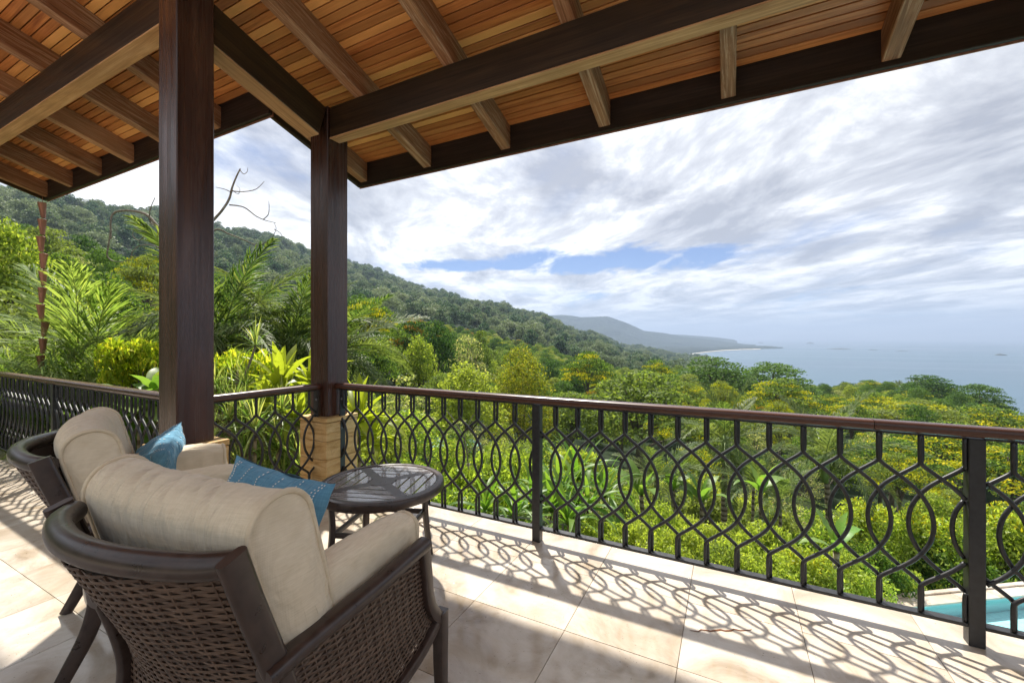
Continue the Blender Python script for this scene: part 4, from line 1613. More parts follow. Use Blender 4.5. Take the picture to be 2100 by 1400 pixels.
T = {}
for i in range(3):
    T['mid%d' % i] = tree_proto('forest_tree', 20 + i, 13, 5.4, 6.5, 34, 1.45, 6500, .38, [M['lf_mid']], flat=.55, up=.75)
for i in range(2):
    T['dark%d' % i] = tree_proto('dark_tree', 30 + i, 14, 4.9, 7.5, 36, 1.35, 6500, .36, [M['lf_dark']], flat=.6, up=.65)
    T['flower%d' % i] = tree_proto('flowering_tree', 40 + i, 12.5, 6.2, 4.6, 38, 1.45, 7500, .34, [M['lf_mid'], M['flower']], flower=.50, flat=.42, up=.8)
T['dull'] = tree_proto('orange_flowering_tree', 45, 13, 5.6, 5.0, 28, 1.7, 6500, .38, [M['lf_dark'], M['blossom_dull']], flower=.6, flat=.65)
T['lime'] = tree_proto('lime_tree', 50, 11, 4.2, 6.0, 26, 1.4, 6000, .36, [M['lf_lime']])
T['grey'] = tree_proto('grey_tree', 51, 12, 4.4, 6.5, 26, 1.3, 2600, .34, [M['lf_grey']], limbs=26, tr=.22, shell=(.5, 1.1))
T['gold'] = tree_proto('olive_tree', 52, 14, 4.6, 9.5, 40, 1.35, 11000, .26, [M['lf_gold']], flat=1.0)
T['bush0'] = tree_proto('hill_bush', 60, 4.2, 2.3, 3.0, 16, .95, 3600, .20, [M['lf_shrub']], tr=.08, limbs=6)
T['bush1'] = tree_proto('hill_bush', 61, 4.6, 2.1, 3.4, 18, .85, 3600, .19, [M['lf_lime']], tr=.08, limbs=6)
T['bush2'] = tree_proto('hill_bush', 62, 4.4, 2.4, 3.2, 18, .9, 3600, .20, [M['lf_mid']], tr=.08, limbs=6)
T['bush3'] = tree_proto('hill_bush', 63, 4.4, 2.2, 3.4, 18, .8, 1800, .20, [M['lf_grey']], tr=.07, limbs=16, shell=(.5, 1.1))
T['fbush'] = tree_proto('flowering_bush', 64, 4.0, 2.5, 2.8, 18, .9, 4200, .19, [M['lf_shrub'], M['flower']], tr=.08, limbs=6, flower=.5)
for i in range(3):
    T['far%d' % i] = tree_proto('hill_tree', 70 + i, 14, (5.2, 6.4, 4.4)[i], (6.0, 4.6, 8.0)[i], (9, 14, 8)[i], (2.5, 2.2, 2.1)[i], 900, .85, [M['lf_far']], aspect=.75, limbs=3)

def put_tree(kind, name, x, y, h, lab, group, cat='tree', wide=1.0, rz=None):
    p = T[kind]
    z = float(ground(x, y)[0])
    s = h / p['H']
    e = empty(name, (x, y, z), RND.uniform(0, 6.28) if rz is None else rz)
    e.scale = (s * wide, s * wide, s)
    tag(e, lab, cat, group)
    link('crown', p['crown'], e)
    link('trunk', p['trunk'], e)
    return e

def zone(x, y):
    """where on the slope a tree or bush stands, told by things one can find"""
    xc, z = x * RV[0] + y * RV[1], x * FV[0] + y * FV[1]
    px = CXP + xc / max(z, .1) * FPX
    for lim, txt in ((326, 'left of the near column'), (640, 'seen between the two columns'), (870, 'just right of the corner column'), (1095, 'left of the first railing post'), (1330, 'right of the first railing post'),
                     (1560, 'below the beach'), (1780, 'below the open sea'), (1985, 'left of the last post')):
        if px < lim: return txt
    return 'right of the last post'
def depth_word(r, cuts):
    return 'near' if r < cuts[0] else ('middle' if r < cuts[1] else 'far')

def put_px(kind, name, px, py, Z, lab, group=None, cat='tree', wpx=None):
    """tree whose top stands on the sight line (px,py) at Z metres, wpx = crown width in photo pixels"""
    w = at(px, py, Z)
    z = float(ground(w.x, w.y)[0])
    h = max(w.z - z, 1.0)
    wide = 1.0
    if wpx:
        wide = (wpx / FPX * Z / 2) / (T[kind]['R'] * h / T[kind]['H'])
    return put_tree(kind, name, w.x, w.y, h, lab, group, cat, wide), (w.x, w.y)

taken = []
def fixed(*a, **k_):
    e, xy = put_px(*a, **k_)
    taken.append((xy[0], xy[1], T[a[0]]['R'] * e.scale[0] * .8))
    return e
# trees that the photograph singles out
fixed('gold', 'olive_tree', 1072, 706, 42, 'tall olive gold rounded tree right of the middle of the slope', wpx=165)
fixed('dark0', 'broadleaf_tree', 895, 655, 62, 'dark green tree standing proud in front of the hillside', wpx=105)
fixed('lime', 'broadleaf_tree', 862, 690, 55, 'bright green tree tucked under the proud dark tree', wpx=95)
fixed('flower0', 'flowering_tree', 752, 612, 60, 'large yellow topped tree just right of the corner column', wpx=170)
fixed('dark1', 'broadleaf_tree', 735, 600, 74, 'dark crown rising behind the yellow topped tree by the corner column', wpx=110)
fixed('dull', 'flowering_tree', 845, 650, 78, 'orange flowering crown between the yellow topped tree and the dark tree', wpx=120)
fixed('dull', 'flowering_tree', 905, 675, 105, 'flat orange flowering crown behind the proud dark tree', wpx=110)
fixed('grey', 'grey_tree', 955, 682, 70, 'pale grey thin leaved tree right of the proud dark tree', wpx=120)
fixed('mid0', 'broadleaf_tree', 985, 676, 90, 'slim green tree right of the pale grey tree', wpx=60)
fixed('flower1', 'flowering_tree', 1205, 722, 95, 'orange yellow crown right of the olive gold tree', wpx=130)
fixed('flower0', 'flowering_tree', 1345, 738, 120, 'yellow domed crown standing at the foot of the far ridge', wpx=90)
fixed('dark0', 'broadleaf_tree', 1462, 730, 125, 'dark domed tree standing against the beach', wpx=190)
fixed('dark1', 'broadleaf_tree', 1580, 740, 130, 'dark domed tree standing against the sea right of the beach', wpx=190)
fixed('flower1', 'flowering_tree', 1480, 782, 75, 'yellow flowering crown above the palm behind the handrail', wpx=90)
fixed('flower0', 'flowering_tree', 1600, 776, 85, 'broad tree with scattered yellow blossom under the sea horizon', wpx=170)
fixed('flower1', 'flowering_tree', 1600, 826, 58, 'low yellow crown just above the handrail', wpx=110)
fixed('mid1', 'broadleaf_tree', 1310, 760, 50, 'wide leafy green tree over the middle of the handrail', wpx=300)
fixed('mid2', 'broadleaf_tree', 1170, 800, 46, 'leafy green tree right beside the olive gold tree', wpx=170)
fixed('dark0', 'broadleaf_tree', 1905, 768, 150, 'dark tree with open crown standing highest at the right', wpx=130)
fixed('dark1', 'broadleaf_tree', 2010, 785, 150, 'dark feathery tree at the right end of the ridge', wpx=110)
fixed('flower0', 'flowering_tree', 1790, 806, 90, 'yellow green flat crown on the right slope', wpx=160)
fixed('flower1', 'flowering_tree', 1880, 822, 78, 'broad lime and yellow crown on the right slope', wpx=230)
fixed('flower0', 'flowering_tree', 2030, 835, 75, 'yellow flecked crown at the right edge', wpx=230)
fixed('flower1', 'flowering_tree', 1960, 870, 55, 'rich yellow flowering crown behind the right handrail', wpx=260)
fixed('flower0', 'flowering_tree', 1830, 900, 46, 'yellow flowering crown seen through the right balusters', wpx=220)
fixed('flower1', 'flowering_tree', 2080, 915, 44, 'yellow flowering crown beyond the last post', wpx=240)
fixed('lime', 'broadleaf_tree', 960, 745, 34, 'light green airy tree above the handrail', wpx=170)
fixed('bush3', 'grey_tree', 830, 770, 26, 'pale dry bush behind the drooping palm frond', wpx=170)
fixed('lime', 'broadleaf_tree', 20, 455, 19, 'tall yellowish tree at the left edge', wpx=170)
fixed('mid0', 'broadleaf_tree', 120, 520, 26, 'rounded green tree behind the hanging rain chain', wpx=190)
fixed('flower1', 'flowering_tree', 300, 525, 36, 'tree with orange blossom left of the near column', wpx=150)
fixed('dark0', 'broadleaf_tree', 215, 508, 42, 'dark crown behind the hanging bare branches', wpx=120)
fixed('mid1', 'broadleaf_tree', 690, 640, 40, 'green crown hidden behind the corner column', wpx=140)

# the rest of the wood on the near slope: 240 largest as trees of their own, then one mass
g = np.random.default_rng(5)
def scatter(r0, r1, spacing, bmax=58, tries=14000, loose=.82):
    pts, cell = [], {}
    for _ in range(tries):
        r = math.sqrt(g.uniform(r0 * r0, r1 * r1))
        b = math.radians(g.uniform(-bmax, bmax))
        xc, z = r * math.sin(b), r * math.cos(b)
        x, y = cam2w(xc, z)
        sp = spacing(r) if callable(spacing) else spacing
        if any((x - q[0]) ** 2 + (y - q[1]) ** 2 < (q[2] + sp * .3) ** 2 for q in taken): continue
        kx, ky = int(x // sp), int(y // sp)
        ok = True
        for dx in (-1, 0, 1):
            for dy in (-1, 0, 1):
                for q in cell.get((kx + dx, ky + dy), ()):
                    if (q[0] - x) ** 2 + (q[1] - y) ** 2 < (sp * loose) ** 2: ok = False; break
                if not ok: break
            if not ok: break
        if not ok: continue
        cell.setdefault((kx, ky), []).append((x, y))
        pts.append((x, y, r, math.degrees(b)))
    return pts
near_pts = scatter(40, 330, 7.6)
near_pts.sort(key=lambda p: p[2])
KL = {'mid': ('broadleaf_tree', 'green leafy tree of the mixed wood on the slope'), 'dark': ('broadleaf_tree', 'dark green tree of the mixed wood on the slope'),
      'flower': ('flowering_tree', 'yellow flowering tree of the mixed wood on the slope'), 'dull': ('flowering_tree', 'orange flowering tree of the mixed wood on the slope'),
      'lime': ('broadleaf_tree', 'light green tree of the mixed wood on the slope'), 'grey': ('grey_tree', 'pale thin leaved tree of the mixed wood on the slope')}
def pick_kind(b, r):
    q = g.uniform()
    fl = .34 if b > 22 else (.14 if b > -25 else .10)
    if q < fl: return 'flower%d' % g.integers(2)
    if q < fl + .02: return 'dull'
    if q < fl + .16: return 'lime'
    if q < fl + .22: return 'grey'
    if q < fl + .42: return 'dark%d' % g.integers(2)
    return 'mid%d' % g.integers(3)
mass = []
NIND = 240
for i, (x, y, r, b) in enumerate(near_pts):
    kd = pick_kind(b, r)
    low = 1.0 if r > 95 else .55 + .45 * max(0, (r - 40)) / 55
    h = T[kd]['H'] * g.uniform(.72, 1.05) * low
    if b > 30: h *= .92
    if i < NIND:
        base = kd.rstrip('0123456789')
        lb = KL[base][1].replace(' of the mixed wood on the slope', ' on the %s wooded slope %s' % (depth_word(r, (75, 105)), zone(x, y)))
        put_tree(kd, KL[base][0], x, y, h, lb, lb.replace(' tree ', ' trees '))
    else:
        mass.append((x, y, h / T[kd]['H'], list(T).index(kd)))
for i, (x, y, r, b) in enumerate(scatter(330, 2150, lambda r: 10.5 if r < 900 else 12.5, tries=60000, loose=.52)):
    h = float(ground(x, y)[0])
    if h < SEA + 3: continue
    mass.append((x, y, (.50 + 1.45 * g.uniform() ** 2.4) * (1 if r < 900 else 1.12), 100 + int(g.integers(3))))
# one object: points carrying instances of the tree crowns
mp_ = np.array([(m[0], m[1]) for m in mass])
mz = ground(mp_[:, 0], mp_[:, 1])
wood_me = bpy.data.meshes.new('hillside_forest')
wood_me.from_pydata([(a[0], a[1], float(z)) for a, z in zip(mp_, mz)], [], [])
protos = [k_ for k_ in T if not k_.startswith(('far', 'bush', 'fbush', 'gold'))] + ['far0', 'far1', 'far2']
keys = list(T)
for nm, ty in (('proto', 'INT'), ('size', 'FLOAT'), ('turn', 'FLOAT')):
    wood_me.attributes.new(nm, ty, 'POINT')
wood_me.attributes['proto'].data.foreach_set('value', np.array([protos.index(keys[m[3]]) if m[3] < 100 else len(protos) - 3 + (m[3] - 100) for m in mass], dtype=np.int32))
wood_me.attributes['size'].data.foreach_set('value', np.array([m[2] for m in mass], dtype=np.float32))
wood_me.attributes['turn'].data.foreach_set('value', g.uniform(0, 6.28, len(mass)).astype(np.float32))
wood_me.materials.append(M['lf_far'])
forest = link('hillside_forest', wood_me)
tag(forest, 'unbroken rainforest covering the hillside and the far slope', 'forest', kind='stuff')
# three hill trees of their own supply the crowns of the far wood
far_src = []
for i, (px, py, Z) in enumerate([(640, 531, 1000), (900, 601, 1100), (1000, 629, 1200)]):
    w = at(px, py, Z)
    e = put_tree('far%d' % i, 'hill_tree', w.x, w.y, 17, ['tree on the skyline of the hill between the two columns', 'tree on the skyline of the hill right of the corner column', 'tree on the skyline where the hill falls to the far mountains'][i], 'skyline trees')
src = {}
for ob in list(COL.objects):
    if ob.name.startswith('crown') and ob.data not in src:
        src[ob.data] = ob
ng = bpy.data.node_groups.new('forest_instances', 'GeometryNodeTree')
ng.interface.new_socket('Geometry', in_out='INPUT', socket_type='NodeSocketGeometry')
ng.interface.new_socket('Geometry', in_out='OUTPUT', socket_type='NodeSocketGeometry')
gi = ng.nodes.new('NodeGroupInput'); go = ng.nodes.new('NodeGroupOutput')
join = ng.nodes.new('GeometryNodeJoinGeometry')
infos = []
for k_ in protos:
    oi = ng.nodes.new('GeometryNodeObjectInfo')
    oi.inputs['Object'].default_value = src[T[k_]['crown']]
    oi.inputs['As Instance'].default_value = True
    oi.transform_space = 'ORIGINAL'
    infos.append(oi)
for oi in reversed(infos):                         # joined in reverse order of linking
    ng.links.new(oi.outputs['Geometry'], join.inputs[0])
iop = ng.nodes.new('GeometryNodeInstanceOnPoints')
iop.inputs['Pick Instance'].default_value = True
def nattr(nm, ty):
    a = ng.nodes.new('GeometryNodeInputNamedAttribute')
    a.data_type = ty
    a.inputs['Name'].default_value = nm
    return a.outputs['Attribute']
cx = ng.nodes.new('ShaderNodeCombineXYZ')
ng.links.new(nattr('turn', 'FLOAT'), cx.inputs['Z'])
ng.links.new(gi.outputs[0], iop.inputs['Points'])
ng.links.new(join.outputs[0], iop.inputs['Instance'])
ng.links.new(nattr('proto', 'INT'), iop.inputs['Instance Index'])
ng.links.new(cx.outputs[0], iop.inputs['Rotation'])
ng.links.new(nattr('size', 'FLOAT'), iop.inputs['Scale'])
ng.links.new(iop.outputs[0], go.inputs[0])
forest.modifiers.new('trees', 'NODES').node_group = ng

# bushes filling the slope between the garden and the wood
BL = {'bush0': ('hill_bush', 'leafy green bush on the slope below the garden'), 'bush1': ('hill_bush', 'light green bush on the slope below the garden'),
      'bush2': ('hill_bush', 'dull green bush on the slope below the garden'), 'bush3': ('hill_bush', 'pale dry bush on the slope below the garden'), 'fbush': ('hill_bush', 'yellow flowering bush on the slope below the garden')}
bush_pts = scatter(13.5, 41, 2.9, tries=5000)
bush_pts.sort(key=lambda p: p[2])
for (x, y, r, b) in bush_pts:
    if b < -24 and r < 15: continue
    q = g.uniform()
    kd = 'fbush' if (q < .22 and b > 25) else 'bush%d' % g.choice(4, p=[.32, .26, .28, .14])
    h = g.uniform(2.2, 4.0) * (.75 if r < 20 else 1.0) * (.8 if b > 8 else 1)
    lb = BL[kd][1].replace('on the slope below the garden', 'on the %s bushy slope %s' % (depth_word(r, (22, 32)), zone(x, y)))
    put_tree(kd, BL[kd][0], x, y, h, lb, lb.replace(' bush ', ' bushes '), 'bush', wide=g.uniform(.9, 1.25))

# ------------------------------------------------------------------ garden shrubs
def shrub_proto(name, seed, R_, H, nb, br, nleaf, L, mats, aspect=.42, droop=.3, flower=0.0, flat=.9):
    g2 = np.random.default_rng(seed)
    B = []
    for i in range(nb):
        d = g2.normal(size=3); d /= np.linalg.norm(d)
        d[2] = abs(d[2])
        q = g2.uniform(.35, 1) ** .5
        B.append((d[0] * (R_ - br) * q, d[1] * (R_ - br) * q, .25 * H + d[2] * (.75 * H - br) * q, br * g2.uniform(.7, 1.2), flat))
    V, F, d, bi, P = foliage(g2, B, nleaf, L, aspect, up=.45, shell=(.55, 1.1), droop=droop, jitter=.8)
    mi = np.zeros(len(F), int)
    if flower:
        mi[(P[:, 2] > H * .75) & (g2.uniform(size=len(F)) < flower)] = 1
    fol = np_mesh(name + '_foliage', V, F, mats, mi if flower else None)
    t = MB()
    for b in B[::2]:
        t.tube(catmull([(0, 0, -.3), (b[0] * .4, b[1] * .4, b[2] * .5), (b[0], b[1], b[2])], 3), [.02] * 3 + [.014] * 3 + [.006], 5)
    st = t.mesh(name + '_stems', M['bark'], smooth=True)
    return dict(fol=fol, st=st, R=R_, H=H)
SH = {
    'leafy0': shrub_proto('leafy_shrub', 1, 1.1, 1.5, 22, .36, 4200, .125, [M['lf_shrub']]),
    'leafy1': shrub_proto('leafy_shrub', 2, 1.1, 1.4, 24, .34, 4600, .11, [M['lf_shrub']]),
    'hedge0': shrub_proto('hedge_shrub', 3, .9, 1.0, 26, .26, 5200, .075, [M['lf_shrub'], M['lf_lime']], flower=.4),
    'hedge1': shrub_proto('hedge_shrub', 4, .9, 1.0, 26, .26, 5200, .075, [M['lf_shrub'], M['lf_lime']], flower=.5),
    'yellow': shrub_proto('yellow_shrub', 5, .9, 1.7, 26, .27, 4600, .13, [M['lf_yellow']], aspect=.34, droop=1.1),
    'gold': shrub_proto('gold_tipped_shrub', 6, 1.2, 1.7, 30, .36, 6500, .10, [M['lf_shrub'], M['flower']], flower=.30),
    'dense': shrub_proto('dense_shrub', 7, 1.2, 1.6, 28, .38, 6000, .105, [M['lf_mid'], M['lf_shrub']], flower=.55),
}
def shrub(kind, px, py, Z, wpx, lab, name='shrub', group=None):
    w = at(px, py, Z)
    z = float(ground(w.x, w.y)[0])
    p = SH[kind]
    h = max(w.z - z, .5)
    e = empty(name, (w.x, w.y, z), RND.uniform(0, 6.28))
    s = wpx / FPX * Z / 2 / p['R']
    e.scale = (s, s, h / p['H'])
    if h / p['H'] > 1.45 * s:                      # tall sight line: lift the foliage on longer stems
        zz = h - 1.3 * s * p['H']
        e.scale = (s, s, 1.3 * s)
        e.location.z = z + zz
        m_ = MB(); m_.tube([(0, 0, -zz / (1.3 * s) - .3), (.03, 0, 0), (0, 0, .4)], [.03, .025, .02], 6)
        m_.build('stem', M['bark'], e, smooth=True)
    tag(e, lab, 'shrub', group)
    link('foliage', p['fol'], e)
    link('stems', p['st'], e)
    return e
shrub('leafy0', 850, 935, 8.6, 210, 'light green leafy shrub behind the side table', 'leafy_shrub')
shrub('leafy1', 985, 905, 9.2, 230, 'tall light green leafy shrub left of the first railing post', 'leafy_shrub')
shrub('leafy0', 1075, 920, 9.8, 190, 'light green leafy shrub right behind the first railing post', 'leafy_shrub')
shrub('leafy1', 915, 985, 7.4, 190, 'low leafy shrub close below the rail beside the table', 'leafy_shrub')
shrub('leafy0', 1020, 990, 7.6, 170, 'low leafy shrub close below the rail left of the first post', 'leafy_shrub')
shrub('leafy1', 1190, 905, 13, 170, 'round leafy shrub behind the strap leaved clump', 'leafy_shrub')
ORD = ['first', 'second', 'third', 'fourth', 'fifth', 'sixth', 'seventh', 'eighth', 'ninth']
HL = ['hedge shrub, %s from the first railing post in the middle row of the bed' % ORD[q] for q in range(7)] + ['hedge shrub, %s from the first railing post in the back row of the bed' % ORD[q] for q in range(6)] + ['hedge shrub, %s from the first railing post in the row right under the rail' % ORD[q] for q in range(4)]
for i, (px, py, Z, w_) in enumerate([(1225, 1045, 6.6, 150), (1300, 1060, 6.4, 170), (1395, 1075, 6.3, 180), (1480, 1100, 6.0, 180), (1560, 1105, 6.0, 190), (1650, 1115, 6.2, 190), (1735, 1125, 6.6, 170), (1345, 1030, 7.4, 160), (1450, 1050, 7.4, 170), (1580, 1060, 7.6, 180), (1690, 1075, 7.8, 170), (1790, 1100, 8.2, 160), (1830, 1135, 8.4, 130), (1270, 1110, 5.8, 150), (1390, 1140, 5.6, 160), (1500, 1165, 5.5, 160), (1610, 1180, 5.6, 160)]):
    shrub(['hedge0', 'leafy1', 'hedge1', 'dense', 'hedge0', 'gold', 'hedge1', 'leafy0'][i % 8], px, py, Z, w_, HL[i], 'hedge_shrub', 'hedge shrubs along the foot of the railing')
shrub('gold', 1890, 1035, 10.5, 190, 'round shrub with golden tips left of the last post', 'gold_tipped_shrub')
shrub('gold', 2060, 1020, 10.8, 210, 'round shrub with golden tips right of the last post', 'gold_tipped_shrub')
shrub('dense', 1960, 1085, 9.9, 190, 'dense green shrub behind the last post above the pool', 'dense_shrub')
shrub('dense', 2095, 1100, 10.6, 180, 'dense green shrub at the right edge above the pool', 'dense_shrub')
shrub('gold', 1770, 1010, 14, 170, 'golden tipped shrub beyond the hedge under the second palm', 'gold_tipped_shrub')
shrub('dense', 1440, 960, 16, 200, 'dense green shrub behind the first royal palm', 'dense_shrub')
shrub('dense', 1560, 1000, 14, 180, 'dense green shrub between the two royal palms', 'dense_shrub')
shrub('yellow', 285, 655, 5.3, 150, 'bright yellow shrub left of the near column', 'yellow_shrub')
shrub('yellow', 478, 668, 5.6, 190, 'bright yellow green shrub between the two columns', 'yellow_shrub')
shrub('yellow', 345, 690, 5.5, 140, 'bright yellow shrub half hidden behind the near column', 'yellow_shrub')
shrub('dense', 560, 840, 6.6, 230, 'green shrub low behind the spiky plants', 'dense_shrub')
shrub('dense', 400, 800, 6.0, 230, 'green shrub low behind the near column', 'dense_shrub')
shrub('dense', 120, 800, 7.4, 260, 'green shrub low behind the left railing', 'dense_shrub')
shrub('dense', -20, 790, 8.4, 260, 'green shrub at the left edge behind the railing', 'dense_shrub')

# ------------------------------------------------------------------ fronds and palms
def frond_mesh(name, L, bend, nl, ll, lw, mat, ang=55, droop=.5, seed=0, vee=.35, r0=.018, tipfrac=.35, start=.12):
    """frond growing along +X from the origin, curving down; leaflets both sides, bent at their middle"""
    g2 = np.random.default_rng(seed)
    n = 24
    pts, a = [Vector((0, 0, 0))], 0.0
    for i in range(n):
        t = (i + 1) / n
        a = -R(bend) * t ** 1.3
        pts.append(pts[-1] + Vector((math.cos(a), 0, math.sin(a))) * L / n)
    m_ = MB()
    m_.tube(pts, [r0 * (1 - .85 * i / n) for i in range(n + 1)], 5, mi=1)
    for s in (-1, 1):
        for q in range(nl):
            t = start + (1 - start) * (q + g2.uniform(-.3, .3)) / nl
            t = min(max(t, .02), .995)
            f_ = t * n; i = min(int(f_), n - 1)
            p = pts[i].lerp(pts[i + 1], f_ - i)
            tan = (pts[i + 1] - pts[i]).normalized()
            nrm = Vector((-tan.z, 0, tan.x))
            l = ll * (math.sin(math.pi * (.12 + .88 * t) ** .9) ** .6 * .85 + .15) * (1 - tipfrac * t) * g2.uniform(.85, 1.1)
            aa = R(ang - 25 * t + g2.uniform(-13, 13))
            d = (tan * math.cos(aa) + Vector((0, s, 0)) * math.sin(aa) + nrm * (vee + g2.uniform(-.22, .22))).normalized()
            side = d.cross(nrm).normalized() if abs(d.dot(nrm)) < .99 else Vector((1, 0, 0))
            w = lw * g2.uniform(.8, 1.15)
            m1 = p + d * l * .45
            d2 = (d - Vector((0, 0, 1)) * droop * g2.uniform(.7, 1.3)).normalized()
            m2 = m1 + d2 * l * .33
            d3 = (d2 - Vector((0, 0, 1)) * droop * g2.uniform(.7, 1.3)).normalized()
            tip = m2 + d3 * l * .26
            m_.add([p - side * w * .25, p + side * w * .25, m1 + side * w * .5, m1 - side * w * .5, m2 + side * w * .38, m2 - side * w * .38, tip],
                   [(0, 1, 2, 3), (3, 2, 4, 5), (5, 4, 6)])
    return m_.mesh(name, [mat, M['rachis']])
FR = {
    'king': [frond_mesh('frond', 2.4, b, 56, .62, .030, M['lf_palm'], 58, d, 10 + i) for i, (b, d) in enumerate(((35, .25), (60, .45), (85, .6)))],
    'wild': [frond_mesh('frond', 2.6, b, 66, .78, .026, M['lf_palm'], 48, d, 20 + i, vee=.15) for i, (b, d) in enumerate(((45, .55), (75, .8), (100, 1.0)))],
    'areca': [frond_mesh('frond', 2.3, b, 58, .95, .021, M['lf_areca'], 44, d, 30 + i, vee=.22, r0=.013) for i, (b, d) in enumerate(((55, .7), (80, .95), (105, 1.1)))],
}
def palm(name, base, head, kind, nf, sc, lab, cat='palm', group=None, elev=(78, -12), shaft=False, tr=.07, spear=False, turn=0.0, skip=None):
    """base and head are world points; nf fronds from upright to hanging"""
    base, head = Vector(base), Vector(head)
    e = empty(name, base)
    tag(e, lab, cat, group)
    h = head - base
    m_ = MB()
    mid = h * .5 + Vector((RND.uniform(-.1, .1), RND.uniform(-.1, .1), 0))
    m_.tube(catmull([(0, 0, -.3), mid, h], 6), [tr * 1.3] * 3 + [tr] * 6 + [tr * .85] * 4, 9)
    m_.build('trunk', M['palmtrunk'], e, smooth=True)
    if shaft:
        m_ = MB(); m_.tube([h - Vector((0, 0, .75 * sc)), h - Vector((0, 0, .4 * sc)), h, h + Vector((0, 0, .22 * sc))], [tr * 1.05, tr * 1.45, tr * 1.1, tr * .4], 10)
        m_.build('crownshaft', M['crownshaft'], e, smooth=True)
    if spear:
        o = link('frond', FR[kind][0], e, h, (0, -R(86), R(20)), (sc * .9, sc * .35, sc * .35))
    for i in range(nf):
        t = i / max(nf - 1, 1)
        az = turn + i * 137.5 + RND.uniform(-12, 12)
        if skip and skip(az % 360): continue
        el = elev[0] + (elev[1] - elev[0]) * t + RND.uniform(-6, 6)
        me = FR[kind][min(2, int(t * 3))]
        s_ = sc * RND.uniform(.85, 1.1)
        link('frond', me, e, h, (R(RND.uniform(-18, 18)), -R(el), R(az)), s_)
    return e
def gpoint(px, Z):
    w = at(px, 0, Z)
    return Vector((w.x, w.y, float(ground(w.x, w.y)[0])))
def palm_px(name, px, py, Z, *a, dx=0.0, **k_):
    b = gpoint(px, Z)
    return palm(name, (b.x + dx, b.y, b.z), at(px, py, Z), *a, **k_)
palm_px('royal_palm', 1487, 905, 12.5, 'king', 16, .92, 'royal palm with upright spear behind the handrail', shaft=True, spear=True, tr=.085)
palm_px('royal_palm', 1692, 940, 11.5, 'king', 15, .86, 'royal palm with pale trunk seen through the balusters', shaft=True, tr=.075)
palm_px('palm', 455, 700, 7.6, 'wild', 25, .88, 'wild palm with tall fronds rising between the two columns', elev=(74, -8), tr=.10)
palm_px('palm', 595, 725, 8.2, 'wild', 24, .78, 'smaller wild palm with pleated fronds left of the corner column', elev=(76, -5), tr=.09)
palm_px('palm', 682, 722, 9.0, 'king', 22, .88, 'palm with drooping fronds reaching out right of the corner column', elev=(48, -28), tr=.09)
palm_px('young_palm', 1345, 985, 9.6, 'king', 12, .55, 'young palm among the banana plants', elev=(75, 5), tr=.04)
palm_px('young_palm', 1600, 1030, 9.5, 'king', 9, .52, 'young palm low between the two royal palms', elev=(75, 15), tr=.04)
palm_px('young_palm', 1545, 1000, 10.5, 'king', 9, .55, 'young yellowish palm left of the second trunk', elev=(75, 15), tr=.04)
def areca(px, Z, py_top, ns, sc, lab):
    b = gpoint(px, Z)
    top = at(px, py_top, Z).z
    e = empty('areca_palm', b)
    tag(e, lab, 'palm', 'feathery palms left of the near column')
    for s_ in range(ns):
        a = R(360 * s_ / ns + RND.uniform(-30, 30))
        hh = max(.4, (top - b.z - 1.9 * sc)) * RND.uniform(.75, 1.05)
        hd = Vector((math.cos(a) * .35, math.sin(a) * .35, hh))
        m_ = MB(); m_.tube(catmull([(0, 0, -.2), hd * .5 + Vector((math.cos(a) * .05, 0, 0)), hd], 4), .035, 6)
        m_.build('cane', M['crownshaft'], e, smooth=True)
        nf = 9
        for i in range(nf):
            t = i / (nf - 1)
            link('frond', FR['areca'][min(2, int(t * 3))], e, hd, (R(RND.uniform(-25, 25)), -R(80 - 62 * t + RND.uniform(-8, 8)), a + R(i * 137.5 + RND.uniform(-20, 20))), sc * RND.uniform(.8, 1.1))
areca(205, 7.2, 545, 3, 1.0, 'tallest feathery palm, its plume rising left of the near column')
areca(60, 7.6, 660, 3, .85, 'feathery palm arching over the left end of the railing')
areca(150, 6.4, 700, 3, .8, 'feathery palm right behind the hanging rain chain')
areca(275, 6.8, 640, 3, .85, 'feathery palm drooping beside the yellow shrub')
areca(-40, 6.8, 700, 2, .85, 'feathery palm at the left edge of the view')
areca(340, 7.4, 640, 2, .9, 'feathery palm half hidden behind the near column')

# ------------------------------------------------------------------ strap leaves, paddles, blades
def strap_mesh(name, L, w, bend, mat, seed=0, fold=.25, base_w=.6, tipr=1.0, n=9, sway=.1, pleat=0, wav=0.0):
    g2 = np.random.default_rng(seed)
    m_ = MB()
    p, a = Vector((0, 0, 0)), 0.0
    vs, fs = [], []
    for i in range(n + 1):
        t = i / n
        a = -R(bend) * t ** 1.6
        if i: p = p + Vector((math.cos(a), sway * math.sin(t * 2 + seed) * .3, math.sin(a))) * L / n
        ww = w * .5 * (base_w + (1 - base_w) * min(1, t * 3)) * (1 - max(0, (t - .55) / .45) ** 1.7 * tipr)
        up = Vector((-math.sin(a), 0, math.cos(a)))
        q = wav * math.sin(i * 2.3 + seed)
        vs += [p + Vector((0, ww, 0)) + up * (ww * fold + q * ww), p, p - Vector((0, ww, 0)) + up * (ww * fold - q * ww)]
    for i in range(n):
        b = i * 3
        fs += [(b, b + 1, b + 4, b + 3), (b + 1, b + 2, b + 5, b + 4)]
    m_.add(vs, fs)
    return m_.mesh(name, [mat], smooth=True)
STR = [strap_mesh('leaf', 1.0, .085, b, M['lf_strap'], i) for i, b in enumerate((35, 70, 105, 130))]
GOLD = [strap_mesh('leaf', .62, .105, b, M['lf_golden'], 10 + i, fold=.4, base_w=.25, wav=.06) for i, b in enumerate((20, 45, 75))]
